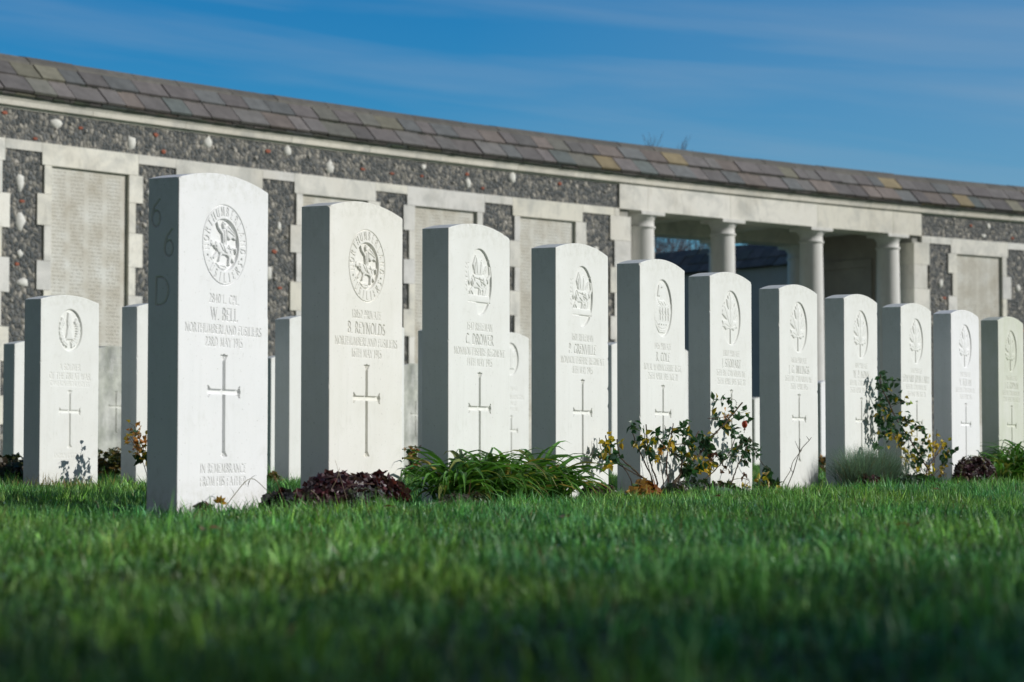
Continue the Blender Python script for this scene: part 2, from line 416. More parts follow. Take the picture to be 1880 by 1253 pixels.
# moulded cornice under the slates
co_ = Geo(); s = S0
prof = [(-0.03, 3.42), (0.010, 3.42), (0.014, 3.444), (0.050, 3.446), (0.060, 3.490), (0.078, 3.515), (0.078, 3.525), (-0.03, 3.525)]
while s < S1:
    w = random.uniform(.9, 1.5); e = min(s + w, S1)
    k = random.uniform(.92, 1.08)
    co_.prism(prof, s, e - .004, (0.80 * k, 0.76 * k, 0.67 * k)); s = e
co_.build('cornice', M['dressing'], wall)

# slates
palette = [(.128, .116, .112), (.118, .110, .106), (.138, .126, .120), (.118, .122, .120), (.108, .122, .116), (.132, .130, .112), (.155, .148, .112), (.125, .120, .114), (.24, .195, .115), (.148, .126, .112)]
pw_ = [4, 4, 3, 3, 2, 3, 1.1, 3, .45, 2]
def slates(g, P, s0, s1, course, rr):
    """P(s,n,z) placement; course = (n0,z0,n1,z1): lower edge -> upper edge"""
    n0, z0, n1, z1 = course; s = s0 + rr.uniform(-.3, 0)
    while s < s1:
        w = rr.uniform(.2, .42); e = s + w - .012
        t = 0.024 + rr.uniform(-.004, .006); dz = rr.uniform(-.004, .004)
        dn, dzn = (n0 - n1), (z1 - z0); Ln = math.hypot(dn, dzn)
        on, oz = dzn / Ln * t, dn / Ln * t     # outward
        c = np.array(random.choices(palette, pw_)[0]) * rr.uniform(1.0, 1.5)
        pts = []
        for q in (s, e):
            pts += [P(q, n0, z0 + dz), P(q, n0 + on, z0 + oz + dz), P(q, n1 + on, z1 + oz + dz), P(q, n1, z1 + dz)]
        Q = [(0, 1, 5, 4), (1, 2, 6, 5), (2, 3, 7, 6), (0, 4, 7, 3), (0, 3, 2, 1), (4, 5, 6, 7)]
        g.add(pts, Q, None, c); s += w
rf = Geo(); rr = np.random.default_rng(11)
k4 = (.02, .026, .018)
slates(rf, wp, S0, S1, (0.098, 3.533, -0.05, 3.690), rr)        # doubled eaves slate under the first course
slates(rf, wp, S0, S1, (0.128, 3.562, -0.06, 3.738), rr)
slates(rf, wp, S0, S1, (-0.025, 3.742, -0.21, 3.915), rr)
for (n_, z_, hh_) in ((-0.028, 3.722, .034), (0.104, 3.540, .030)):      # moss packed under the slate edges
    q_ = S0
    while q_ < S1:
        e_ = q_ + rr.uniform(.05, .16); d_ = rr.uniform(-.010, .006)
        rf.prism([(n_ - .05, z_ - .01), (n_ + d_, z_ - .012), (n_ + d_ + .006, z_ + hh_ * .5), (n_ - .02 + d_, z_ + hh_ * .75)], q_, e_, np.array([.026, .036, .020]) * rr.uniform(.6, 1.5)); q_ = e_
slates(rf, wp, S0, S1, (-0.83, 3.557, -0.645, 3.733), rr)
slates(rf, wp, S0, S1, (-0.675, 3.722, -0.49, 3.90), rr)
rf.prism([(0.10, 3.527), (0.10, 3.535), (-0.20, 3.86), (-0.50, 3.86), (-0.80, 3.535), (-0.80, 3.527)], S0, S1, k4)
roof = rf.build('slate_roof', M['slate'], wall)
rc = Geo(); s = S0
while s < S1:
    w = rr.uniform(.55, .75); e = min(s + w - .008, S1); k = rr.uniform(.85, 1.15); d = rr.uniform(-.004, .004)
    rc.prism([(-0.160, 3.885 + d), (-0.160, 3.920 + d), (-0.24, 3.98 + d), (-0.35, 4.0 + d), (-0.46, 3.975 + d), (-0.535, 3.905 + d), (-0.535, 3.868 + d)], s, e, (.135 * k, .128 * k, .112 * k))
    s += w
rc.build('ridge_capping', M['slate'], roof)

# entablature over the opening
en = Geo()
cols_s = [9.51, 10.95, 12.59, 14.07]
cuts = [C0 + .003] + [c - .2 for c in cols_s] + [C1 - .003]
cuts = [C0 + .003, 9.44, 10.9, 12.52, 13.98, C1 - .003]
for a, b in zip(cuts[:-1], cuts[1:]):
    en.box(a, b - .005, -0.40, 0.020, 3.127, 3.434, stonecol())
for a, b in ((J0 + .01, 11.2), (11.205, J1 - .01)): en.box(a, b, -2.08, -1.68, 3.09, 3.434, stonecol())
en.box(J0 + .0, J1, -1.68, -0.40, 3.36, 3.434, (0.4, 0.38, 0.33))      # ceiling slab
for c in cols_s: en.box(c - .16, c + .16, -1.68, -0.40, 3.20, 3.36, stonecol())
en.build('entablature', M['dressing'], wall)
# end walls of the passage with recessed panels
ew = Geo()
for a, b, sgn in ((J1 + .0, J1 + .5, -1), (J0 - .5, J0, 1)):
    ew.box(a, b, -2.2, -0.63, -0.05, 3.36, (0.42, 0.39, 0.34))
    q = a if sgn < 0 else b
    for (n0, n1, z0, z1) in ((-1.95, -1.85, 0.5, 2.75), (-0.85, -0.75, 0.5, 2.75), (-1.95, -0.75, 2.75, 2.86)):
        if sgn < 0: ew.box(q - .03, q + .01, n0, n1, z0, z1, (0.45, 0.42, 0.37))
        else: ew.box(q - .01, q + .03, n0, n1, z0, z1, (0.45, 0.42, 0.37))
ew.build('passage_end_wall', M['inner'], wall)

def lathe(prof, seg=40):
    P = np.array(prof); m = len(P); a = np.linspace(0, 2 * np.pi, seg, endpoint=False)
    V = np.stack([P[:, None, 0] * np.cos(a), P[:, None, 0] * np.sin(a), np.repeat(P[:, None, 1], seg, 1)], -1).reshape(-1, 3)
    Q = [(i * seg + j, i * seg + (j + 1) % seg, (i + 1) * seg + (j + 1) % seg, (i + 1) * seg + j) for i in range(m - 1) for j in range(seg)]
    return V, Q
def column(s_, n_, ztop=3.127):
    base = wp(s_, n_, 0); th = WT0 - s_ / WR
    o = bpy.data.objects.new('column', None)
    prof = [(.205, 0.12), (.215, .15), (.215, .18), (.19, .205), (.178, .21), (.178, .24)]
    for i in range(9):
        q = i / 8; prof.append((.172 - .022 * q ** 1.7, .24 + (ztop - .205 - .24) * q))
    zt = ztop
    prof += [(.150, zt - .200), (.166, zt - .196), (.170, zt - .185), (.166, zt - .174), (.150, zt - .170), (.149, zt - .10), (.160, zt - .092), (.163, zt - .084), (.178, zt - .062), (.192, zt - .046), (.194, zt - .044)]
    V, Q = lathe(prof)
    g = Geo(); g.add(V, Q, None, (0.74, 0.73, 0.70)); 
    sh = g.build('column', M['column'], wall, smooth=True); sh.location = tuple(base); sh.rotation_euler = (0, 0, th)
    g = Geo()
    for (r, z0, z1) in ((.203, zt - .044, zt - .001), (.24, -.02, .12)):
        V = [(x * r, y * r, z) for z in (z0, z1) for x, y in ((-1, -1), (1, -1), (1, 1), (-1, 1))]
        g.add(V, [(0, 1, 5, 4), (1, 2, 6, 5), (2, 3, 7, 6), (3, 0, 4, 7), (4, 5, 6, 7), (0, 3, 2, 1)], None, (0.74, 0.73, 0.69))
    g.build('abacus_and_plinth', M['column'], sh)
for c in cols_s:
    column(c, -0.165)
    column(c, -1.87, 3.089)

# rear apse wall seen through the opening
rw = empty('rear_apse_wall', label='shaded dark slated wall seen through the columned opening', cat='wall')
A0 = np.array([0.2, 48.2]); A1 = np.array([9.5, 36.4]); dA = (A1 - A0) / np.hypot(*(A1 - A0)); LA = np.hypot(*(A1 - A0)); nA = np.array([dA[1], -dA[0]])
if nA[1] > 0: nA = -nA
def ap(s, n, z):
    p = A0 + dA * s + nA * (n + 0.045 * (s - LA / 2) * (s - LA / 2) * .1); return (p[0], p[1], z)
g = Geo()
for i in range(12):
    a, b = LA * i / 12, LA * (i + 1) / 12
    V = [ap(q, n, z) for q in (a, b) for n, z in ((0, 0), (0, 3.53), (-.8, 3.53), (-.8, 0))]
    g.add(V, [(0, 4, 5, 1), (1, 5, 6, 2), (2, 6, 7, 3)], None, (0.5, 0.5, 0.47))
g.build('wall_face', M['dressing'], rw)
g = Geo()
slates(g, ap, 0, LA, (0.128, 3.53, -0.06, 3.71), rr); slates(g, ap, 0, LA, (-0.03, 3.70, -0.21, 3.88), rr); slates(g, ap, 0, LA, (-0.19, 3.86, -0.36, 4.0), rr)
slates(g, ap, 0, LA, (-.75, 3.53, -.36, 4.0), rr)
g.build('slate_roof', M['slate'], rw)

# ------------------------------------------------------------------ lettering, cut as V-section strokes
def arc(cx, cy, rx, ry, a0, a1, n=12):
    a = np.radians(np.linspace(a0, a1, n)); return list(zip(cx + rx * np.cos(a), cy + ry * np.sin(a)))
Tk, tn = 1.0, 0.5
def font():
    G = {}
    def d(ch, w, strokes, serifs=()): G[ch] = (w, strokes, serifs)
    d('A', .78, [(Tk, [(.40, 1), (.74, 0)]), (tn, [(.38, 1), (.04, 0)]), (tn, [(.16, .34), (.62, .34)])], [(.04, 0), (.74, 0)])
    d('B', .62, [(Tk, [(.12, 0), (.12, 1)]), (Tk, [(.12, 1), (.3, 1)] + arc(.3, .76, .22, .24, 90, -90, 9) + [(.12, .52)]), (Tk, [(.3, .52)] + arc(.32, .26, .25, .26, 90, -90, 9) + [(.12, 0)])])
    d('C', .76, [(Tk, arc(.45, .5, .36, .5, 50, 310, 16))], [(.70, .86), (.70, .12)])
    d('D', .78, [(Tk, [(.12, 0), (.12, 1)]), (Tk, [(.12, 1), (.3, 1)] + arc(.32, .5, .38, .5, 90, -90, 13) + [(.12, 0)])])
    d('E', .56, [(Tk, [(.12, 0), (.12, 1)]), (tn, [(.12, 1), (.5, 1)]), (tn, [(.12, .52), (.42, .52)]), (tn, [(.12, 0), (.52, 0)])])
    d('F', .54, [(Tk, [(.12, 0), (.12, 1)]), (tn, [(.12, 1), (.5, 1)]), (tn, [(.12, .52), (.42, .52)])], [(.12, 0)])
    d('G', .80, [(Tk, arc(.45, .5, .36, .5, 50, 330, 16)), (Tk, [(.72, .42), (.72, .08)])], [(.72, .42)])
    d('H', .80, [(Tk, [(.12, 0), (.12, 1)]), (Tk, [(.68, 0), (.68, 1)]), (tn, [(.12, .5), (.68, .5)])], [(.12, 0), (.12, 1), (.68, 0), (.68, 1)])
    d('I', .26, [(Tk, [(.13, 0), (.13, 1)])], [(.13, 0), (.13, 1)])
    d('J', .36, [(Tk, [(.24, 1), (.24, .1), (.14, -.12), (.03, -.16)])], [(.24, 1)])
    d('K', .72, [(Tk, [(.12, 0), (.12, 1)]), (tn, [(.62, 1), (.14, .48)]), (Tk, [(.26, .58), (.68, 0)])], [(.12, 0), (.12, 1), (.62, 1), (.68, 0)])
    d('L', .56, [(Tk, [(.12, 0), (.12, 1)]), (tn, [(.12, 0), (.52, 0), (.54, .12)])], [(.12, 1)])
    d('M', .92, [(tn, [(.12, 0), (.18, 1)]), (Tk, [(.18, 1), (.46, .1)]), (tn, [(.46, .1), (.74, 1)]), (Tk, [(.74, 1), (.82, 0)])], [(.12, 0), (.82, 0)])
    d('N', .82, [(tn, [(.12, 0), (.12, 1)]), (Tk, [(.12, 1), (.70, 0)]), (tn, [(.70, 0), (.70, 1)])], [(.12, 0), (.70, 1)])
    d('O', .84, [(Tk, arc(.42, .5, .35, .5, 0, 360, 22))])
    d('P', .60, [(Tk, [(.12, 0), (.12, 1)]), (Tk, [(.12, 1), (.3, 1)] + arc(.3, .73, .24, .27, 90, -90, 9) + [(.12, .46)])], [(.12, 0)])
    d('Q', .84, [(Tk, arc(.42, .5, .35, .5, 0, 360, 22)), (Tk, [(.45, .1), (.8, -.15)])])
    d('R', .70, [(Tk, [(.12, 0), (.12, 1)]), (Tk, [(.12, 1), (.3, 1)] + arc(.3, .75, .22, .25, 90, -90, 9) + [(.12, .5)]), (Tk, [(.32, .5), (.68, 0)])], [(.12, 0)])
    d('S', .56, [(Tk, arc(.28, .76, .19, .24, 40, 250, 10) + arc(.27, .25, .21, .25, 70, -150, 10))])
    d('T', .66, [(Tk, [(.33, 0), (.33, 1)]), (tn, [(.04, .9), (.06, 1), (.60, 1), (.62, .9)])], [(.33, 0)])
    d('U', .78, [(Tk, [(.12, 1), (.12, .32)] + arc(.38, .30, .26, .30, 180, 360, 11)), (tn, [(.64, .3), (.64, 1)])], [(.12, 1), (.64, 1)])
    d('V', .76, [(Tk, [(.06, 1), (.38, 0)]), (tn, [(.38, 0), (.70, 1)])], [(.06, 1), (.70, 1)])
    d('W', 1.06, [(Tk, [(.06, 1), (.32, 0)]), (tn, [(.32, 0), (.52, .95)]), (Tk, [(.52, .95), (.76, 0)]), (tn, [(.76, 0), (1.0, 1)])], [(.06, 1), (1.0, 1)])
    d('X', .74, [(Tk, [(.08, 1), (.66, 0)]), (tn, [(.64, 1), (.08, 0)])])
    d('Y', .70, [(Tk, [(.06, 1), (.35, .5), (.35, 0)]), (tn, [(.35, .5), (.64, 1)])], [(.06, 1), (.64, 1), (.35, 0)])
    d('Z', .66, [(tn, [(.06, 1), (.6, 1)]), (Tk, [(.6, 1), (.06, 0)]), (tn, [(.06, 0), (.62, 0)])])
    d('0', .62, [(Tk, arc(.31, .5, .23, .5, 0, 360, 20))])
    d('1', .34, [(Tk, [(.17, 0), (.17, 1)]), (tn, [(.17, 1), (.06, .9)])], [(.17, 0)])
    d('2', .56, [(Tk, arc(.27, .74, .2, .26, 160, -20, 9) + [(.06, .02)]), (tn, [(.06, .02), (.5, .02)])])
    d('3', .54, [(Tk, arc(.25, .77, .19, .23, 150, -80, 9) + arc(.25, .27, .22, .27, 80, -150, 10))])
    d('4', .60, [(tn, [(.42, 1), (.04, .3), (.56, .3)]), (Tk, [(.42, 1), (.42, 0)])])
    d('5', .54, [(tn, [(.46, 1), (.14, 1), (.1, .56)]), (Tk, [(.1, .56)] + arc(.25, .3, .22, .3, 100, -150, 11))])
    d('6', .60, [(Tk, [(.46, 1)] + [(.2, .75), (.1, .45)] + arc(.3, .3, .2, .3, 170, 530, 16))])
    d('7', .54, [(tn, [(.04, 1), (.5, 1)]), (Tk, [(.5, 1), (.2, 0)])])
    d('8', .58, [(Tk, arc(.29, .76, .18, .24, 0, 360, 14)), (Tk, arc(.29, .26, .22, .26, 0, 360, 16))])
    d('9', .60, [(Tk, arc(.3, .7, .2, .3, 0, 360, 16)), (Tk, [(.5, .6), (.4, .25), (.14, 0)])])
    d('.', .22, [(Tk * 1.3, [(.1, .03), (.12, .03)])])
    d("'", .2, [(Tk, [(.1, 1), (.08, .8)])])
    d(' ', .34, [])
    return G
FONT = font()
class Canvas:
    """depth of cut (m) over a stone face"""
    def __init__(s, w, h, px): s.w, s.h, s.px = w, h, px; s.D = np.zeros((int(h / px) + 1, int(w / px) + 1), np.float32)
    def win(s, x0, x1, z0, z1):
        i0 = max(0, int(x0 / s.px)); i1 = min(s.D.shape[1], int(x1 / s.px) + 2); j0 = max(0, int(z0 / s.px)); j1 = min(s.D.shape[0], int(z1 / s.px) + 2)
        if i1 <= i0 or j1 <= j0: return None
        X, Z = np.meshgrid(np.arange(i0, i1) * s.px, np.arange(j0, j1) * s.px)
        return (slice(j0, j1), slice(i0, i1)), X, Z
    def seg(s, a, b, w, slope=2.2, add=0.0, maxd=None):
        r = w / 2; q = s.win(min(a[0], b[0]) - r, max(a[0], b[0]) + r, min(a[1], b[1]) - r, max(a[1], b[1]) + r)
        if q is None: return
        sl_, X, Z = q; dx, dz = b[0] - a[0], b[1] - a[1]; L2 = dx * dx + dz * dz + 1e-12
        t = np.clip(((X - a[0]) * dx + (Z - a[1]) * dz) / L2, 0, 1)
        dist = np.hypot(X - a[0] - t * dx, Z - a[1] - t * dz)
        d = np.maximum(0, r - dist) * slope
        if maxd: d = np.minimum(d, maxd)
        d = np.where(d > 0, d + add, 0)
        s.D[sl_] = np.maximum(s.D[sl_], d)
    def line(s, pts, w, **k):
        for a, b in zip(pts[:-1], pts[1:]): s.seg(a, b, w, **k)
    def glyph(s, ch, x, z, h, sx=1.0, w=None, fr=None, slope=3.0):
        gw, st, ser = FONT[ch]; w = w or h * .13
        f = fr or (lambda u, v: (x + u * h * sx, z + v * h))
        for wt, pts in st: s.line([f(*p) for p in pts], w * (1 if wt >= 1 else .74), slope=slope)
        for (u, v) in ser: s.line([f(u - .1, v), f(u + .1, v)], w * .55, slope=slope)
        return gw * h * sx
    def text(s, txt, cx, z, h, width=None, maxsx=.92, w=None):
        tw = sum(FONT[c][0] + .08 for c in txt) * h
        sx = min(maxsx, width / tw) if width else maxsx
        x = cx - tw * sx / 2
        for c in txt: s.glyph(c, x, z, h, sx, w); x += (FONT[c][0] + .08) * h * sx
        return tw * sx
    def ringtext(s, txt, cx, cz, r, h, a0, a1, inward=False):
        n = len(txt)
        for i, c in enumerate(txt):
            a = R_(a0 + (a1 - a0) * i / (n - 1)); gw = FONT[c][0]
            if not inward: ux, uz = math.sin(a), math.cos(a); tx, tz = math.cos(a), -math.sin(a)
            else: ux, uz = math.sin(a), math.cos(a); tx, tz = -math.cos(a), math.sin(a)
            def fr(u, v, ux=ux, uz=uz, tx=tx, tz=tz, gw=gw):
                rr_ = r + (v - .5) * h * (1 if not inward else -1)
                return (cx + ux * rr_ + tx * (u - gw / 2) * h * .8, cz + uz * rr_ + tz * (u - gw / 2) * h * .8)
            s.glyph(c, 0, 0, h, fr=fr, w=h * .15)
    def disc(s, cx, cz, rx, rz, depth, bev=.0015, clip=None):
        q = s.win(cx - rx, cx + rx, cz - rz, cz + rz); sl_, X, Z = q
        e = np.sqrt(((X - cx) / rx) ** 2 + ((Z - cz) / rz) ** 2)
        d = np.clip((1 - e) * min(rx, rz) / bev, 0, 1) * depth
        if clip is not None: d = np.where(clip(X, Z), d, 0)
        s.D[sl_] = np.maximum(s.D[sl_], d)
    def poly(s, P, level, dome=0.0, setv=True):
        """raise (or sink) a polygon to a depth level"""
        P = np.array(P, float); q = s.win(P[:, 0].min(), P[:, 0].max(), P[:, 1].min(), P[:, 1].max())
        if q is None: return
        sl_, X, Z = q; inside = np.zeros(X.shape, bool); n = len(P); md = np.full(X.shape, 9.0)
        for i in range(n):
            (x1, y1), (x2, y2) = P[i], P[(i + 1) % n]
            c = ((y1 > Z) != (y2 > Z)) & (X < (x2 - x1) * (Z - y1) / (y2 - y1 + 1e-12) + x1); inside ^= c
            dx, dz = x2 - x1, y2 - y1; t = np.clip(((X - x1) * dx + (Z - y1) * dz) / (dx * dx + dz * dz + 1e-12), 0, 1)
            md = np.minimum(md, np.hypot(X - x1 - t * dx, Z - y1 - t * dz))
        cur = s.D[sl_]
        lv = level + dome * np.exp(-md / .004)
        k = np.clip(md / .0012, 0, 1)
        s.D[sl_] = np.where(inside, cur * (1 - k) + lv * k, cur)
    def sample(s, x, z):
        u = np.clip(x / s.px, 0, s.D.shape[1] - 1.001); v = np.clip(z / s.px, 0, s.D.shape[0] - 1.001)
        i = u.astype(int); j = v.astype(int); a = u - i; b = v - j; D = s.D
        return (D[j, i] * (1 - a) * (1 - b) + D[j, i + 1] * a * (1 - b) + D[j + 1, i] * (1 - a) * b + D[j + 1, i + 1] * a * b)

def cross_cut(c, cx, zt, zb, span=.130):
    """sunken cross with flared ends"""
    za = zt - (zt - zb) * .36; w = .0130; k = dict(slope=3.0, maxd=.0070)
    c.line([(cx, zt), (cx, zb)], w, **k); c.line([(cx - span / 2, za), (cx + span / 2, za)], w, **k)
    f = .0125
    for (x, z, dx, dz) in ((cx, zt, 0, 1), (cx, zb, 0, -1), (cx - span / 2, za, -1, 0), (cx + span / 2, za, 1, 0)):
        px, pz = -dz, dx
        for sg in (-1, 1):
            c.line([(x - dx * .016, z - dz * .016), (x - dx * .004 + sg * px * .007, z - dz * .004 + sg * pz * .007), (x + dx * .002 + sg * px * f, z + dz * .002 + sg * pz * f)], w * .42, **k)
        c.line([(x + dx * .001 - px * f * .5, z + dz * .001 - pz * f * .5), (x + dx * .001 + px * f * .5, z + dz * .001 + pz * f * .5)], w * .5, **k)

def P_(cx, cz, r, pts): return [(cx + x * r, cz + z * r) for x, z in pts]
def badge_fusilier(c, cx, cz, r):
    for k in (1.0,): c.line([(cx + r * k * math.cos(a), cz + r * k * math.sin(a)) for a in np.linspace(0, 2 * np.pi, 61)], .0032, slope=3)
    c.ringtext('NORTHUMBERLAND', cx, cz, r * .835, r * .22, -98, 98)
    c.ringtext('FUSILIERS', cx, cz, r * .835, r * .22, 238, 122, inward=True)
    for a in (-112, 112): c.disc(cx + r * .83 * math.sin(R_(a)), cz + r * .83 * math.cos(R_(a)), .004, .004, .004)
    ri = r * .66; c.disc(cx, cz, ri, ri, .0075, .002)
    hgt = .0008
    q = ri
    shapes = [
        [(-.62, -.05), (-.5, .12), (-.2, .10), (.1, .02), (.45, .08), (.62, -.1), (.6, -.4), (.45, -.5), (.2, -.38), (-.1, -.38), (-.4, -.3)],      # horse barrel
        [(-.55, .0), (-.82, .18), (-.92, .02), (-.82, -.12), (-.7, -.06), (-.52, -.22)],                                                          # neck and head
        [(-.05, .0), (-.12, .45), (-.02, .62), (.14, .62), (.2, .4), (.22, .0)],                                                                  # rider
        [(-.04, .62), (-.08, .8), (.0, .92), (.14, .9), (.18, .72), (.12, .62)],                                                                  # helm
        [(.16, .62), (.4, .8), (.78, .5), (.86, .22), (.6, .3), (.42, .2), (.2, .34)],                                                            # cloak
        [(-.12, .4), (-.4, .62), (-.52, .88), (-.44, .92), (-.3, .7), (-.05, .52)],                                                               # arm and lance
        [(-.45, -.25), (-.75, -.5), (-.68, -.6), (-.35, -.42)], [(-.25, -.3), (-.38, -.62), (-.28, -.66), (-.1, -.34)],
        [(.35, -.4), (.3, -.75), (.42, -.78), (.55, -.4)], [(.5, -.3), (.78, -.55), (.7, -.66), (.42, -.46)],
        [(-.6, -.66), (-.3, -.78), (.05, -.70), (.3, -.86), (.1, -.96), (-.3, -.92)],                                                             # dragon
        [(.62, -.05), (.9, -.02), (.92, -.3), (.84, -.3), (.78, -.12), (.6, -.18)],                                                               # tail
    ]
    for s_ in shapes: c.poly(P_(cx, cz, q, s_), hgt, dome=.0022)
    for s_ in ([(0, .58), (.02, .1)], [(.1, .55), (.14, .05)], [(.25, .55), (.7, .38)], [(.3, .68), (.75, .45)], [(-.1, .1), (.1, -.3)], [(-.3, .05), (-.1, -.2), (.2, -.3)], [(.3, 0), (.45, -.3)], [(.2, -.1), (.5, -.15)], [(-.3, -.82), (.1, -.84)], [(-.5, -.1), (-.7, .05)], [(0, .8), (.12, .78)]):
        c.line(P_(cx, cz, q, s_), .0036, slope=3, add=hgt)
def badge_dragon(c, cx, cz, r):
    zp = cz - .42 * r
    c.disc(cx, cz, r * .78, r, .0060, .0018)
    c.poly(P_(cx, cz, r, [(-.80, -.40), (.66, -.40), (.66, -.62), (-.74, -.62)]), .0008, .001)
    c.poly(P_(cx, cz, r, [(-.9, -.62), (-.2, -.62), (-.1, -1.02), (-.9, -1.02)]), 0.0)
    c.line(P_(cx, cz, r, [(-.74, -.62), (.66, -.62)]), .0035, slope=2.4, add=.001)
    shapes = [
        [(-.55, .02), (-.35, .22), (0, .2), (.3, .22), (.52, .05), (.5, -.2), (.3, -.28), (-.05, -.2), (-.4, -.2)],
        [(-.5, .05), (-.66, .35), (-.62, .55), (-.78, .52), (-.86, .36), (-.72, .3), (-.74, .05), (-.6, -.15)],
        [(-.25, .18), (-.4, .5), (-.2, .82), (.0, .62), (.2, .7), (.3, .5), (.55, .55), (.5, .3), (.2, .2)],
        [(-.45, -.15), (-.62, -.3), (-.6, -.42), (-.36, -.42), (-.3, -.2)], [(-.7, .1), (-.95, .1), (-.95, -.02), (-.66, -.02)],
        [(.3, -.2), (.2, -.42), (.42, -.42), (.54, -.1)], [(.02, -.16), (-.05, -.42), (.14, -.42), (.2, -.2)],
        [(.48, .1), (.66, .25), (.62, .5), (.7, .5), (.76, .2), (.6, -.05)],
    ]
    for s_ in shapes: c.poly(P_(cx, cz, r, s_), .0008, dome=.0025)
    for s_ in ([(-.15, .25), (-.2, .7)], [(.05, .25), (.1, .6)], [(.2, .25), (.4, .48)], [(-.3, .1), (.2, .05)], [(.1, .0), (.4, -.1)], [(-.5, .1), (-.4, -.1)], [(-.6, .2), (-.7, .4)], [(-.2, -.05), (.0, -.15)], [(-.05, .7), (.3, .62), (.6, .66)], [(-.3, .3), (-.28, .55)], [(.35, .3), (.5, .5)], [(-.45, .3), (-.3, .0)], [(.0, .12), (.15, -.12)], [(.25, .1), (.3, -.15)], [(-.55, -.3), (-.42, -.4)], [(.05, -.25), (.08, -.38)], [(.5, -.05), (.36, -.35)]):
        c.line(P_(cx, cz, r, s_), .0038, slope=3, add=.001)
    for i in range(7):
        z = .5 - i * .13; c.poly(P_(cx, cz, r, [(-.84, z), (-.98 - .02 * (i % 2), z + .05), (-.84, z - .07)]), .001, .001)
def badge_antelope(c, cx, cz, r):
    c.disc(cx, cz, r * .80, r, .0060, .0018)
    c.poly(P_(cx, cz, r, [(-.78, .15), (-.6, .55), (-.45, .25), (-.3, .35), (-.1, .25), (.2, .3), (.45, .1), (.72, .2), (.76, -.15), (.6, -.55), (.25, -.86), (-.25, -.86), (-.6, -.6), (-.78, -.2)]), .0015, .002)
    for i in range(9):
        z = .5 - i * .07; c.line(P_(cx, cz, r, [(-.5 + .02 * i, z), (-.25 + .02 * i, z + .06)]), .003, slope=2.4, add=.001)
    c.poly(P_(cx, cz, r, [(-.4, .4), (-.28, .8), (-.1, .9), (.1, .82), (.05, .7), (-.1, .72), (-.16, .4)]), .001, .002)
    for x in (-.35, -.1, .12, .36): c.poly(P_(cx, cz, r, [(x, .05), (x + .12, .05), (x + .14, -.5), (x, -.5)]), .001, .002)
    for x in (-.22, .0, .25, .48):
        c.line(P_(cx, cz, r, [(x, .0), (x + .02, -.42)]), .0045, slope=3, add=.0015); c.line(P_(cx, cz, r, [(x - .12, .22), (x + .06, .1)]), .0035, slope=3, add=.001); c.line(P_(cx, cz, r, [(x - .1, -.1), (x + .08, -.24)]), .003, slope=3, add=.001)
    for x in (-.3, -.1, .1, .3):
        c.disc(cx + x * r, cz - .58 * r, .004, .004, .006)
    c.line(P_(cx, cz, r, [(-.6, -.45), (-.3, -.68), (0, -.74), (.3, -.68), (.6, -.45)]), .0028, slope=2, add=.0015)
    c.line(P_(cx, cz, r, [(-.45, -.62), (-.2, -.8), (.2, -.8), (.45, -.62)]), .0024, slope=2, add=.0015)
def badge_maple(c, cx, cz, r):
    c.disc(cx, cz, r * .86, r, .0056, .0018)
    right = [(0, .97), (.09, .80), (.19, .84), (.17, .68), (.29, .70), (.25, .50), (.15, .30), (.36, .44), (.46, .60), (.52, .46), (.66, .52), (.64, .38), (.80, .34), (.68, .22), (.72, .12), (.50, .02), (.30, -.08), (.52, -.12), (.70, -.08), (.62, -.24), (.70, -.36), (.50, -.36), (.36, -.46), (.10, -.40)]
    left = [(-x * 1.06, z) for x, z in right[::-1]]
    c.poly(P_(cx - .05 * r, cz, r, right + left), .0006, dome=.0024)
    c.poly(P_(cx, cz, r, [(-.045, -.38), (.045, -.38), (.09, -.95), (-.05, -.95)]), .0006, .001)
    for e in ((0, .8), (.5, .38), (-.55, .38), (.45, -.25), (-.5, -.25)):
        c.line(P_(cx - .05 * r, cz, r, [(0, -.38), e]), .0042, slope=1.5, add=.0006)
    for g_, e in (((0, .2), (.16, .55)), ((0, .2), (-.16, .55)), ((.3, .1), (.34, .32)), ((-.3, .1), (-.34, .32))):
        c.line(P_(cx - .05 * r, cz, r, [g_, e]), .003, slope=1.4, add=.0006)
    c.line(P_(cx, cz, r, [(.05, -.40), (.24, -.52)]), .0035, slope=2, add=.002)
def badge_thistle(c, cx, cz, r):
    c.disc(cx, cz, r * .88, r, .0085, .0018)
    for sg in (-1, 1):
        P = []
        for i in range(22):
            a = R_(-80 + 130 * i / 21); k = 1.0 + .05 * math.sin(i * 2.3) ; P.append((sg * .80 * k * math.cos(a), .84 * k * math.sin(a)))
        for i in range(22):
            a = R_(50 - 130 * i / 21); k = .62 + .1 * math.sin(i * 2.9); P.append((sg * .80 * k * math.cos(a), .84 * k * math.sin(a)))
        c.poly(P_(cx, cz, r, P), .0008, .002)
        for i in range(9):
            a = R_(-70 + 13 * i); c.line(P_(cx, cz, r, [(sg * .55 * math.cos(a), .6 * math.sin(a)), (sg * .74 * math.cos(a + .1), .8 * math.sin(a + .1))]), .0028, slope=2, add=.001)
    c.poly(P_(cx, cz, r, [(-.14, .85), (.14, .85), (.2, .45), (.16, .15), (.3, -.45), (-.3, -.45), (-.16, .15), (-.2, .45)]), .0008, .002)
    c.line(P_(cx, cz, r, [(-.22, .45), (.22, -.15)]), .003, slope=2, add=.001); c.line(P_(cx, cz, r, [(.22, .45), (-.22, -.15)]), .003, slope=2, add=.001)
    c.line(P_(cx, cz, r, [(-.5, -.55), (-.2, -.72), (.2, -.72), (.5, -.55)]), .004, slope=2, add=.001)
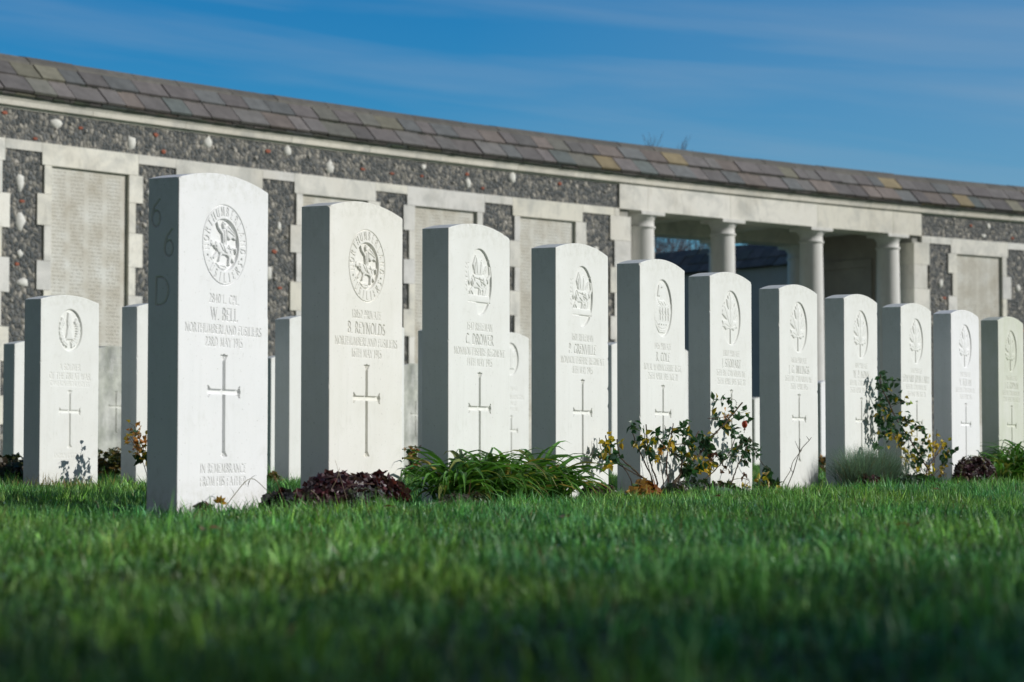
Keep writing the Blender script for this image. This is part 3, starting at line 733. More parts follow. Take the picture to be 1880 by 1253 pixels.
def badge_wreath(c, cx, cz, r):
    c.disc(cx, cz, r * .9, r, .0075, .0018)
    c.poly(P_(cx, cz, r, [(-.55, .35), (-.3, .7), (.1, .75), (.3, .5), (.6, .6), (.6, .2), (.3, .1), (.35, -.5), (.6, -.6), (-.6, -.6), (-.35, -.5), (-.3, 0)]), .0008, .002)
    c.line(P_(cx, cz, r, [(-.1, .6), (-.1, -.5)]), .0035, slope=2, add=.001); c.line(P_(cx, cz, r, [(.1, .3), (.2, -.4)]), .003, slope=2, add=.001)

# ------------------------------------------------------------------ headstones
HW, HT, HS, HA = 0.381, 0.0843, 0.7805, 0.8058
def top_z(x): return HS + (HA - HS) * (1 - (2 * x / HW - 1) ** 2)
def box_blur(D, k=1):
    P = np.pad(D, 1, mode='edge')
    return (P[:-2, 1:-1] + P[2:, 1:-1] + P[1:-1, :-2] + P[1:-1, 2:] + 2 * P[1:-1, 1:-1]) / 6
def headstone(label, X, Y, yaw, res, mat, badge=None, lines=(), cross=(.374, .141), epi=(), bz=.638, br=.095, side=None, group='pale limestone headstones standing in rows', tilt=0.0, cspan=.130):
    root = empty('headstone', (X, Y, 0), R_(yaw), label=label, cat='headstone', group=group)
    root.rotation_euler = (R_(tilt), 0, R_(yaw))
    cx = HW / 2; c = Canvas(HW, .83, max(.0004, res * .45))
    if badge: badge(c, cx, bz, br)
    if cross: cross_cut(c, cx, *cross, span=cspan)
    tb = []
    for (t, z, h, wd) in lines:
        w = c.text(t, cx, z - h / 2, h, wd); tb.append((cx - w / 2 - .004, cx + w / 2 + .004, z - h * .85, z + h * .85))
    eb = []
    for (t, z, h, wd) in epi:
        w = c.text(t, cx, z - h / 2, h, wd); eb.append((cx - w / 2 - .004, cx + w / 2 + .004, z - h * .85, z + h * .85))
    c.D = box_blur(c.D)
    nx = int(HW / res) + 1; nz = int(.81 / res) + 1
    xs = np.linspace(0, HW, nx); v = np.linspace(0, 1, nz)
    Xg, Vg = np.meshgrid(xs, v); T = top_z(Xg); Zg = -.03 + Vg * (T + .03)
    D = c.sample(Xg, np.maximum(Zg, 0))
    ed = np.minimum(np.minimum(Xg, HW - Xg), T - Zg)
    r_ = np.random.default_rng(int(abs(X * 1000 + Y * 77)))
    chip = r_.uniform(0, 1, Xg.shape) ** 6 * .0012
    for _ in range(7):
        e_ = r_.integers(0, 4); px_, pz_ = ((0, r_.uniform(.1, .78)), (HW, r_.uniform(.1, .76)), (r_.uniform(0, HW), 9), (0 if r_.uniform() < .5 else HW, 9))[e_]
        if pz_ == 9: pz_ = float(top_z(px_))
        q_ = np.hypot((Xg - px_) / r_.uniform(.8, 1.3), (Zg - pz_) / r_.uniform(.7, 1.6)); D = D + r_.uniform(.001, .004) * np.exp(-(q_ / r_.uniform(.002, .0045)) ** 2)
    D = D + np.where(ed < res * .8, .0012 + chip, 0) + .0004 * np.sin(Xg * 17 + X) * np.sin(Zg * 9 + Y)
    V = np.stack([Xg, D, Zg], -1).reshape(-1, 3)
    idx = np.arange(nx * nz).reshape(nz, nx)
    Q = np.stack([idx[:-1, :-1], idx[:-1, 1:], idx[1:, 1:], idx[1:, :-1]], -1).reshape(-1, 4)
    fx = (Xg[:-1, :-1] + res / 2).ravel(); fz = ((Zg[:-1, :-1] + Zg[1:, :-1]) / 2).ravel()
    part = np.zeros(len(Q), int)
    if badge: part[((fx - cx) ** 2 + (fz - bz) ** 2) < (br * 1.06) ** 2] = 1
    if cross: part[(np.abs(fx - cx) < cspan * .5 + .014) & (fz < cross[0] + .012) & (fz > cross[1] - .012)] = 2
    for (a, b, z0, z1) in tb + eb: part[(fx > a) & (fx < b) & (fz > z0) & (fz < z1)] = 3
    for (a, b, z0, z1) in eb: part[(fx > a) & (fx < b) & (fz > z0) & (fz < z1)] = 4
    for k, nm in ((1, 'badge'), (2, 'cross'), (3, 'inscription'), (4, 'epitaph')):
        q = Q[part == k]
        if len(q) == 0: continue
        u, inv = np.unique(q, return_inverse=True)
        mesh_np(nm, V[u], inv.reshape(-1, 4), mat, root, smooth=True)
    q = Q[part == 0]; u, inv = np.unique(q, return_inverse=True)
    Vs = [V[u]]; Fs = [inv.reshape(-1, 4)]; sm = [np.ones(len(Fs[0]), bool)]; n = len(u)
    def strip(a, b):
        nonlocal n
        m = len(a); Vs.append(np.concatenate([a, b])); i = np.arange(m - 1)
        Fs.append(np.stack([i, i + 1, i + 1 + m, i + m], -1) + n); sm.append(np.zeros(m - 1, bool)); n += 2 * m
    G = V.reshape(nz, nx, 3)
    back = G.copy(); back[:, :, 1] = HT
    strip(G[-1], back[-1]); strip(back[:, -1], G[:, -1]); strip(back[-1], np.stack([xs, np.full(nx, HT), np.full(nx, -.03)], -1))
    if side is None: strip(G[:, 0], back[:, 0])
    else:
        ny = int(HT / .0011) + 1; cs = Canvas(HT, .83, .0004)
        for (ch, yy, z, h) in side: cs.glyph(ch, yy, z, h, .9, w=h * .085, slope=3.4)   # seen from the left the front edge is on the right
        cs.D = box_blur(cs.D)
        yv = np.linspace(0, HT, ny); Yg, Vg2 = np.meshgrid(yv, v); Zs = -.03 + Vg2 * (HS + .03)
        Dp = cs.sample(HT - Yg, np.maximum(Zs, 0))
        Yg2 = Yg.copy(); Yg2[:, 0] = G[:, 0, 1]
        VV = np.stack([Dp, Yg2, Zs], -1).reshape(-1, 3); id2 = np.arange(ny * nz).reshape(nz, ny)
        Vs.append(VV); Fs.append(np.stack([id2[:-1, :-1], id2[1:, :-1], id2[1:, 1:], id2[:-1, 1:]], -1).reshape(-1, 4) + n); sm.append(np.ones((ny - 1) * (nz - 1), bool)); n += len(VV)
    mesh_np('slab', np.concatenate(Vs), Fs, mat, root, smooth=np.concatenate(sm))
    return root

WDT = .335
def std(num, name, reg, date, nw=.2, rw_=WDT, dw=.2, numw=.18):
    return [(num, .509, .0205, numw), (name, .473, .0285, nw), (reg, .437, .0205, rw_), (date, .407, .0205, dw)]
GF = 'front row of pale limestone headstones'
front = [
 (-.764, 5.428, 63.64, .0009, 'stone_cool', badge_fusilier, std('2840 L. CPL.', 'W. BELL', 'NORTHUMBERLAND FUSILIERS', '23RD MAY 1915', .14, .335, .165, .135), (.374, .141), [('IN REMEMBRANCE', .110, .0205, .215), ('FROM HIS FATHER', .080, .0205, .215)], 'nearest, largest headstone, with a round rider badge and 66D cut in its shaded side'),
 (-.466, 6.052, 63.45, .0010, 'stone_warm', badge_fusilier, std('13852 PRIVATE', 'B. REYNOLDS', 'NORTHUMBERLAND FUSILIERS', '16TH MAY 1915', .20, .335, .17, .17), (.374, .141), [], 'headstone with a round rider badge directly behind the wide dark purple mound'),
 (-.178, 6.647, 63.25, .0011, 'stone', badge_dragon, std('1547 RIFLEMAN', 'C. DROWER', 'MONMOUTHSHIRE REGIMENT', '14TH MAY 1915', .19, .335, .19, .2), (.374, .10), [], 'headstone with a dragon badge behind the left half of the long strappy plant'),
 (.135, 7.278, 62.79, .0012, 'stone', badge_dragon, std('1601 RIFLEMAN', 'P. GRENVILLE', 'MONMOUTHSHIRE REGIMENT', '8TH MAY 1915', .225, .335, .16, .185), (.374, .10), [], 'headstone with a dragon badge at the right end of the long strappy plant'),
 (.426, 7.874, 63.0, .0013, 'stone', badge_antelope, std('1935 PRIVATE', 'R. COLE', 'ROYAL WARWICKSHIRE REGT.', '25TH APRIL 1915 AGE 21', .135, .335, .30, .15), (.374, .12), [('KNOWN', .085, .02, .12)], 'headstone with a standing antelope badge behind the left stems of the rose bush'),
 (.706, 8.441, 61.6, .0014, 'stone', badge_maple, std('13107 PRIVATE', 'J. STODART', '15TH BN. CANADIAN INF.', '25TH APRIL 1915 AGE 23', .19, .31, .31, .18), (.374, .12), [], 'headstone with a maple leaf badge directly behind the red rose hip and upright rose stem'),
 (1.024, 9.072, 60.51, .0015, 'stone', badge_maple, std('46176 PRIVATE', 'J. G. BILLINGS', '16TH BN. CANADIAN INF.', '25TH APRIL 1915', .24, .31, .22, .17), (.374, .12), [], 'headstone with a maple leaf badge and one bare forked twig standing in front'),
 (1.349, 9.622, 60.94, .0016, 'stone', badge_maple, std('1097 PRIVATE', 'W. P. NONN', '8TH BN. CANADIAN INF.', '25TH APRIL 1915 AGE 21', .2, .30, .31, .17), (.374, .12), [], 'headstone with a maple leaf badge directly behind the blue grey grass tuft'),
 (1.674, 10.203, 60.29, .0017, 'stone', badge_maple, std('1443 PRIVATE', 'EDWARD JOHN EARLY', '8TH BN. CANADIAN INF.', '1ST MAY 1915 AGE 21', .34, .28, .27, .17), (.374, .12), [], 'headstone with a maple leaf badge behind the tall leaning rose with yellow leaves'),
 (1.978, 10.676, 60.16, .0018, 'stone_cool', badge_maple, std('1982 PRIVATE', 'V. TETLAW', '10TH BN. CANADIAN INF.', '25TH APRIL 1915', .2, .28, .25, .17), (.374, .12), [], 'second headstone from the right edge, maple leaf badge, behind a purple leaved mound'),
 (2.298, 11.204, 60.07, .0019, 'stone_algae', badge_maple, std('24155 SERGEANT', 'J. G. GODWIN', '15TH BN. CANADIAN INF.', '22ND APRIL 1915 AGE 21', .24, .29, .3, .24), (.374, .12), [], 'greenish weathered headstone at the right edge of the photo, maple leaf badge'),
]
for i, (X, Y, a, res, mt, bd, ln, cr_, ep, lab) in enumerate(front):
    br = {badge_fusilier: .0945, badge_dragon: .096, badge_antelope: .098, badge_maple: .099}[bd]
    headstone(lab, X, Y, a, res, M[mt], bd, ln, cr_, ep, bz=.638 if i < 2 else .640, br=br, group=GF,
              side=[('6', .0045, .668, .062), ('6', .040, .598, .062), ('D', .016, .487, .064)] if i == 0 else None)
GB = 'rows of headstones standing behind the front row'
d2 = np.array([math.cos(R_(58.4)), math.sin(R_(58.4))])
def row2(k): 
    p = np.array([-1.923, 9.676]) + d2 * .5966 * k; return p[0], p[1]
sold = [('A SOLDIER', .505, .025, .16), ('OF THE GREAT WAR', .468, .025, .31), ('CAMERON HIGHLANDERS', .437, .019, .28)]
row2s = [(0, 'stone', badge_thistle, sold, (.405, .176), [('KNOWN UNTO GOD', .14, .019, .24)], 'headstone of an unnamed soldier with a thistle wreath badge, left of the nearest grave'),
         (1, 'stone', None, [('OF', .66, .02, .03)], (.53, .28), [], 'headstone mostly hidden by the nearest grave, with orange rose leaves in front of it'),
         (1.92, 'stone', badge_thistle, [], (.374, .14), [], 'headstone wholly behind the nearest grave in the second row'),
         (2.82, 'stone', None, [('OF THE GREAT WAR', .66, .02, .3)], (.53, .28), [], 'headstone showing its dark side and a thin bright strip left of the second front grave'),
         (3.8, 'stone', badge_wreath, [], (.374, .14), [], 'headstone showing a bright strip at the right edge of the second front grave'),
         (4.84, 'stone', badge_wreath, [], (.374, .14), [], 'headstone almost hidden behind the left side of the third front grave'),
         (5.83, 'stone', badge_wreath, [('3112 PRIVATE', .5, .02, .2), ('DUKE OF WELLINGTON', .455, .022, .33), ('REGIMENT', .42, .02, .2), ('5TH MAY 1915', .39, .02, .2)], (.35, .141), [], 'rear headstone with a curled badge seen between the third and fourth front graves'),
         (6.93, 'stone', badge_wreath, [], (.374, .14), [], 'headstone almost hidden behind the fourth front grave'),
         (8.0, 'stone', badge_wreath, [], (.374, .14), [], 'headstone seen as a narrow dark and bright strip right of the fourth front grave'),
         (9.0, 'stone', badge_maple, [], (.374, .14), [], 'headstone seen as a bright strip right of the fifth front grave')]
for k, mt, bd, ln, cr_, ep, lab in row2s:
    x, y = row2(k); x, y = (x, y)
    headstone(lab, x, y, 59.5 if k else 62.0, .0022, M[mt], bd, ln, cr_, ep, bz=.66, br=.088, group=GB)
ns = [('A SOLDIER', .71, .028, .2), ('OF THE GREAT WAR', .66, .025, .31), ('REGIMENT', .615, .022, .2)]
for (x, y, mt, lab) in [(-2.848, 13.584, 'stone', 'small far headstone at the left edge of the photo beside the thistle badge grave'),
                        (-2.50, 14.25, 'stone_old', 'stained far headstone with a dark cross, seen right of the thistle badge grave'),
                        (-1.585, 15.62, 'stone', 'far headstone seen as a bright strip with slanting shadows right of the nearest grave'),
                        (-.792, 17.0, 'stone_old', 'far headstone with a thin cross seen between the second and third front graves'),
                        (2.72, 20.9, 'stone_cool', 'far headstone seen below the column between the seventh and eighth front graves'),
                        (2.76, 27.0, 'stone', 'farthest headstone, a small bright strip between the sixth and seventh front graves')]:
    headstone(lab, x, y, 60, .003, M[mt], None if y < 20 else badge_wreath, ns if y < 20 else [], (.525, .278), [], bz=.6, group=GB)

# ------------------------------------------------------------------ plants
BED_Q0 = np.array([-.764, 5.428]); BED_A = R_(62.1)
CG = {'g': (.035, .095, .040), 'y': (.50, .36, .035), 'o': (.42, .19, .04), 'b': (.11, .055, .03), 'l': (.30, .38, .05), 'r': (.085, .018, .022)}
def leaf_batch(g, P, D, U, Ln, Wd, C, droop=.25, fold=.25, prof=(0.12, .85, 1.0, .55, .02)):
    """many folded, drooping leaves: P base, D direction, U up side"""
    P, D, U = (np.asarray(a, float) for a in (P, D, U)); n = len(P)
    D = D / (np.linalg.norm(D, axis=1, keepdims=True) + 1e-9); S = np.cross(D, U); S /= (np.linalg.norm(S, axis=1, keepdims=True) + 1e-9); U = np.cross(S, D)
    Ln = np.broadcast_to(Ln, (n,))[:, None]; Wd = np.broadcast_to(Wd, (n,))[:, None]; C = np.broadcast_to(C, (n, 3))
    m = len(prof); V = []
    for k in range(m):
        t = k / (m - 1); c = P + D * Ln * t - U * Ln * droop * t * t
        w = Wd * prof[k] / 2
        V += [c + S * w + U * w * fold * 1.2, c, c - S * w + U * w * fold * 1.2]
    V = np.stack(V, 1).reshape(-1, 3)
    q = np.array([(3 * k + j, 3 * k + j + 1, 3 * k + j + 4, 3 * k + j + 3) for k in range(m - 1) for j in (0, 1)])
    Q = (np.arange(n)[:, None, None] * (3 * m) + q[None]).reshape(-1, 4)
    g.add(V, Q, None, np.repeat(C, 3 * m, 0))
def tube(g, P, r0, r1, c, seg=6, knob=0.0):
    P = np.asarray(P, float); n = len(P); V = []
    a = np.linspace(0, 2 * np.pi, seg, endpoint=False)
    for i in range(n):
        d = P[min(i + 1, n - 1)] - P[max(i - 1, 0)]; d /= np.linalg.norm(d) + 1e-9
        u = np.cross(d, (0.31, .92, .1)); u /= np.linalg.norm(u) + 1e-9; w = np.cross(d, u)
        r = r0 + (r1 - r0) * i / (n - 1); r *= 1 + knob * random.uniform(-1, 1)
        V.append(P[i] + r * (np.cos(a)[:, None] * u + np.sin(a)[:, None] * w))
    Q = [(i * seg + j, i * seg + (j + 1) % seg, (i + 1) * seg + (j + 1) % seg, (i + 1) * seg + j) for i in range(n - 1) for j in range(seg)]
    g.add(np.concatenate(V), Q, [( (n - 1) * seg, (n - 1) * seg + j, (n - 1) * seg + j + 1) for j in range(1, seg - 1)], c)
def smooth_path(P, k=5):
    P = np.asarray(P, float)
    if len(P) < 3: return np.concatenate([P[:1] + (P[1:] - P[:1]) * t for t in np.linspace(0, 1, 4)[:, None, None]]).reshape(-1, 3)
    E = np.concatenate([[2 * P[0] - P[1]], P, [2 * P[-1] - P[-2]]]); out = []
    for i in range(1, len(E) - 2):
        for t in np.linspace(0, 1, k, endpoint=False):
            a, b, c, d = E[i - 1:i + 3]; out.append(.5 * ((2 * b) + (-a + c) * t + (2 * a - 5 * b + 4 * c - d) * t * t + (-a + 3 * b - 3 * c + d) * t ** 3))
    out.append(P[-1]); return np.array(out)
def rnd_unit(r, n, up=0.0):
    v = r.normal(size=(n, 3)); v[:, 2] += up; return v / np.linalg.norm(v, axis=1, keepdims=True)
def strap(g, P0, az, L, w, rise, c0, c1, n=9, r=None, sag=1.0):
    """long arching grass-like leaf"""
    t = np.linspace(0, 1, n); d = np.array([math.cos(az), math.sin(az)])
    el = rise - (rise + 1.0) * sag * t ** 1.4
    st = np.stack([np.cos(el) * d[0], np.cos(el) * d[1], np.sin(el)], -1) * L / (n - 1)
    C = P0 + np.concatenate([[[0, 0, 0]], np.cumsum(st[:-1], 0)])
    C[:, 2] = np.maximum(C[:, 2], 0.004)
    s = np.array([-d[1], d[0], 0]); pw = np.minimum(1, np.minimum(t * 5 + .5, (1 - t) * 2.2 + .04))[:, None] * w / 2
    tw = r.uniform(-.5, .5) if r is not None else 0
    s2 = s * math.cos(tw) + np.array([0, 0, 1]) * math.sin(tw)
    V = np.stack([C + s2 * pw + [0, 0, .0] + np.array([0, 0, 1]) * pw * .5, C, C - s2 * pw + np.array([0, 0, 1]) * pw * .5], 1).reshape(-1, 3)
    Q = [(3 * k + j, 3 * k + j + 1, 3 * k + j + 4, 3 * k + j + 3) for k in range(n - 1) for j in (0, 1)]
    cc = np.array(c0)[None] * (1 - t[:, None]) + np.array(c1)[None] * t[:, None]
    g.add(V, Q, None, np.repeat(cc, 3, 0))

def rose(base, canes, clusters, label, seed, hip=None, group='rose bushes planted between the graves', leaf=.025):
    r = np.random.default_rng(seed); root = empty('rose_bush', base, label=label, cat='rose bush', group=group)
    st = Geo(); fo = Geo()
    for P, rad in canes:
        P = np.array(P, float)
        if P[0][2] < .06: P = np.concatenate([[P[0] * [1, 1, 0] - [0, 0, .02]], P])
        Q = smooth_path(P); Q[1:-1] += r.normal(size=Q[1:-1].shape) * rad * .3
        c = np.array(random.choice([(.075, .055, .035), (.09, .05, .035), (.06, .065, .03)]))
        tube(st, Q, rad, rad * .62, c, 7, .12)
        L_ = np.linalg.norm(np.diff(Q, axis=0), axis=1).sum()
        for k in range(int(L_ / .022)):                               # thorns
            i = r.integers(1, len(Q) - 1); d = rnd_unit(r, 1)[0]; p = Q[i] + d * rad * .7
            tube(st, [p, p + d * .0055], rad * .32, .0002, (.13, .06, .035), 4)
    for (x, y, z, n, sp, kd) in clusters:
        n = int(n * (2.2 if kd == 'g' else 1.6)); p = np.array([x, y, z]) + r.normal(size=(n, 3)) * sp * .55
        p[:, 2] = np.maximum(p[:, 2], .01)
        D = rnd_unit(r, n, -.15); U = rnd_unit(r, n, 1.3)
        base_c = np.array(CG[kd]); C = base_c * r.uniform(.65, 1.35, (n, 1)) * (1 + r.uniform(-.12, .12, (n, 3)))
        mixk = r.uniform(size=n) < .10; C[mixk] = np.array(CG['y' if kd in 'go' else 'g']) * .8
        leaf_batch(fo, p, D, U, leaf * (1 if kd == 'g' else .8) * r.uniform(.7, 1.35, n), leaf * .74 * r.uniform(.75, 1.2, n), C, droop=.22, fold=.45)
        for i in range(0, n, 2):                                      # petioles back to the cluster's heart
            tube(st, [np.array([x, y, max(z, .01)]), p[i]], .0007, .0005, (.07, .07, .03), 4)
    s_ = st.build('stems', M['bark'], root); fo.build('foliage', M['leaf'], root)
    if hip is not None:
        hg = Geo(); V, Q = lathe([(.0005, -.014), (.006, -.012), (.0098, -.005), (.0105, .002), (.008, .008), (.003, .011)], 12)
        hg.add(V * [1, 1, 1.1] + np.array(hip), Q, None, (.42, .07, .03))
        for a in range(5):
            leaf_batch(hg, [np.array(hip) + [0, 0, -.014]], [(math.cos(a * 1.26) * .7, math.sin(a * 1.26) * .7, -.8)], [(0, 0, 1)], .011, .003, CG['b'])
        hg.build('rose_hip', M['leaf'], root, smooth=True)
    return root
R1= [[[[0.058,0.14,0.037],[0.091,0.195,0.079],[0.127,0.26,0.112],[0.155,0.305,0.136],[0.182,0.35,0.163],[0.21,0.397,0.198],[0.253,0.474,0.24],[0.297,0.552,0.283],[0.344,0.635,0.33]],0.0044],[[[0.174,0.345,0.044],[0.214,0.404,0.078],[0.253,0.464,0.115],[0.29,0.517,0.157],[0.305,0.527,0.195]],0.0024],[[[0.272,0.563,0.017],[0.306,0.619,0.051],[0.326,0.651,0.1],[0.352,0.691,0.143],[0.382,0.741,0.209]],0.003],[[[0.062,0.136,0.037],[0.091,0.201,0.073],[0.092,0.208,0.133],[0.036,0.1,0.166],[-0.001,0.03,0.215]],0.004],[[[0.002,0.036,0.048],[-0.017,-0.009,0.097],[-0.032,-0.046,0.156],[-0.041,-0.072,0.243]],0.0032],[[[-0.024,-0.079,0.059],[-0.038,-0.1,0.117],[-0.047,-0.111,0.168],[-0.051,-0.114,0.239]],0.0016],[[[-0.018,-0.036,0.055],[-0.047,-0.08,0.123],[-0.071,-0.117,0.168],[-0.09,-0.141,0.22]],0.0028],[[[-0.018,-0.025,0.045],[-0.05,-0.08,0.065],[-0.107,-0.186,0.095],[-0.159,-0.282,0.124]],0.0028],[[[-0.053,-0.127,0.066],[-0.091,-0.193,0.098],[-0.133,-0.265,0.133],[-0.142,-0.272,0.168],[-0.145,-0.265,0.193]],0.003],[[[-0.093,-0.169,0.047],[-0.107,-0.198,0.082],[-0.132,-0.248,0.114],[-0.142,-0.269,0.127]],0.002],[[[0.022,0.036,0.048],[0.016,0.024,0.09],[0.007,0.006,0.143]],0.002],[[[0.043,0.109,0.057],[0.035,0.085,0.103],[0.042,0.092,0.149],[0.054,0.107,0.209],[0.061,0.114,0.249]],0.0024],[[[-0.159,-0.293,0.124],[-0.179,-0.329,0.168],[-0.184,-0.334,0.205]],0.003],[[[-0.176,-0.328,0.143],[-0.199,-0.365,0.161],[-0.205,-0.367,0.197]],0.0015],[[[0.054,0.11,0.212],[0.038,0.067,0.222],[0.026,0.033,0.241]],0.001],[[[0.32,0.618,0.171],[0.381,0.728,0.196],[0.406,0.769,0.157],[0.431,0.81,0.114],[0.471,0.879,0.085]],0.0015],[[[0.348,0.695,0.143],[0.366,0.729,0.114],[0.384,0.765,0.121]],0.0013],[[[0.3,0.598,0.048],[0.347,0.681,0.058],[0.376,0.73,0.05],[0.38,0.726,0.029]],0.0013],[[[0.141,0.297,0.19],[0.165,0.346,0.225]],0.0024],[[[0.116,0.247,0.109],[0.077,0.168,0.133],[0.047,0.106,0.169],[0.117,0.248,0.183],[0.141,0.297,0.19]],0.0018],[[[0.297,0.552,0.283],[0.254,0.466,0.274],[0.196,0.348,0.269]],0.0012],[[[0.304,0.557,0.3],[0.317,0.583,0.322],[0.309,0.566,0.339],[0.249,0.446,0.336],[0.204,0.353,0.32]],0.0009],[[[0.33,0.608,0.291],[0.343,0.634,0.295],[0.37,0.687,0.303]],0.0009],[[[0.354,0.676,0.221],[0.356,0.681,0.249],[0.352,0.672,0.277],[0.337,0.642,0.288]],0.001],[[[0.257,0.501,0.115],[0.231,0.442,0.143],[0.193,0.359,0.17],[0.185,0.335,0.211]],0.0014],[[[0.127,0.26,0.112],[0.108,0.22,0.17],[0.1,0.204,0.216],[0.116,0.237,0.247]],0.0014]]
L1= [[0.225,0.445,0.331,3,0.0131,'g'],[0.263,0.522,0.333,2,0.0066,'g'],[0.297,0.59,0.336,2,0.0066,'g'],[0.237,0.47,0.276,4,0.0197,'g'],[0.28,0.556,0.279,5,0.0197,'o'],[0.314,0.624,0.298,4,0.0164,'g'],[0.358,0.711,0.303,1,0.0026,'g'],[0.367,0.729,0.289,1,0.0026,'g'],[0.331,0.658,0.267,2,0.0049,'g'],[0.373,0.742,0.266,2,0.0049,'g'],[0.271,0.538,0.251,6,0.0164,'g'],[0.297,0.589,0.234,4,0.0131,'g'],[0.309,0.615,0.217,3,0.0082,'g'],[0.335,0.667,0.214,4,0.0131,'g'],[0.349,0.692,0.196,4,0.0131,'g'],[0.119,0.23,0.25,2,0.0098,'g'],[0.095,0.182,0.243,3,0.0082,'g'],[0.064,0.119,0.216,6,0.0164,'g'],[0.099,0.19,0.216,6,0.0197,'g'],[0.123,0.238,0.197,7,0.0229,'g'],[0.175,0.343,0.184,12,0.0295,'g'],[0.195,0.385,0.201,5,0.0164,'g'],[0.045,0.08,0.189,5,0.0164,'y'],[0.015,0.019,0.182,4,0.0164,'g'],[-0.0,-0.011,0.211,3,0.0098,'g'],[-0.022,-0.057,0.188,3,0.0098,'y'],[-0.052,-0.117,0.188,4,0.0164,'y'],[-0.08,-0.176,0.187,3,0.0098,'g'],[-0.08,-0.175,0.229,5,0.0131,'g'],[-0.037,-0.087,0.159,7,0.0229,'g'],[0.018,0.026,0.159,4,0.0164,'o'],[0.076,0.142,0.163,5,0.0164,'g'],[0.099,0.189,0.139,6,0.0164,'g'],[0.139,0.27,0.163,6,0.0197,'g'],[0.195,0.385,0.16,8,0.0229,'g'],[0.212,0.418,0.139,5,0.0164,"b"],[-0.008,-0.027,0.126,4,0.0082,'y'],[0.118,0.229,0.109,6,0.0164,'g'],[0.134,0.261,0.143,4,0.0131,'y'],[0.187,0.368,0.122,5,0.0197,'y'],[0.174,0.343,0.092,5,0.0131,'y'],[0.199,0.392,0.095,5,0.0131,'y'],[0.236,0.468,0.108,3,0.0082,'y'],[0.249,0.494,0.143,7,0.0229,'g'],[0.292,0.58,0.143,5,0.0164,'g'],[0.331,0.657,0.161,6,0.0164,'g'],[0.366,0.727,0.157,7,0.0164,'g'],[0.366,0.727,0.125,4,0.0098,'g'],[0.388,0.772,0.172,5,0.0164,'g'],[0.279,0.554,0.09,3,0.0131,"b"],[0.411,0.816,0.157,3,0.0098,'g'],[0.419,0.833,0.056,3,0.0082,'y'],[0.419,0.833,0.038,4,0.0082,'g'],[0.37,0.735,0.032,3,0.0082,'y'],[0.465,0.925,0.088,3,0.0098,'g'],[0.361,0.717,0.068,3,0.0098,"b"],[-0.168,-0.354,0.202,3,0.0082,'y'],[-0.133,-0.284,0.18,2,0.0039,'y'],[-0.188,-0.396,0.177,5,0.0131,'y'],[-0.171,-0.361,0.168,6,0.0131,'g'],[-0.185,-0.389,0.149,6,0.0131,'y'],[-0.147,-0.312,0.143,4,0.0131,'g'],[-0.154,-0.326,0.136,3,0.0082,'g'],[-0.178,-0.375,0.112,5,0.0098,'y'],[-0.202,-0.423,0.149,4,0.0131,'g'],[-0.185,-0.389,0.136,5,0.0131,'g'],[0.122,0.237,0.082,6,0.0197,'g'],[0.068,0.126,0.143,3,0.0098,'g'],[0.154,0.302,0.102,5,0.0197,'g'],[0.107,0.205,0.083,5,0.0131,'g']]
rose((0.481, 7.871, 0), R1, L1, 'sprawling thorny rose bush with one red hip and scattered yellow leaves', 5, hip=(0.356, 0.674, 0.254))
R2= [[[[0.031,0.082,0.045],[-0.028,-0.016,0.115],[-0.086,-0.111,0.183],[-0.138,-0.207,0.24],[-0.19,-0.306,0.295],[-0.234,-0.391,0.36],[-0.277,-0.475,0.424],[-0.288,-0.502,0.476]],0.0035],[[[-0.019,-0.02,0.046],[-0.004,0.003,0.088],[0.041,0.072,0.136],[0.093,0.154,0.195]],0.003],[[[0.036,0.049,0.131],[0.041,0.056,0.184],[0.047,0.065,0.256]],0.0016],[[[-0.14,-0.218,0.239],[-0.096,-0.139,0.225],[-0.071,-0.101,0.225]],0.001],[[[0.021,0.025,0.046],[0.088,0.129,0.104],[0.111,0.165,0.152],[0.134,0.201,0.168]],0.002],[[[-0.26,-0.434,0.41],[-0.225,-0.37,0.401],[-0.189,-0.307,0.367]],0.0012],[[[-0.19,-0.308,0.295],[-0.129,-0.217,0.286],[-0.082,-0.151,0.266],[-0.028,-0.085,0.246]],0.0014],[[[-0.219,-0.359,0.345],[-0.16,-0.281,0.368],[-0.115,-0.228,0.364]],0.0012],[[[-0.019,-0.02,0.046],[-0.063,-0.098,0.099],[-0.101,-0.167,0.131]],0.0016],[[[0.178,0.269,0.022],[0.171,0.258,0.06],[0.167,0.252,0.087]],0.0016],[[[0.021,0.025,0.046],[0.029,0.037,0.099],[0.022,0.027,0.152],[-0.006,-0.017,0.215]],0.002]]
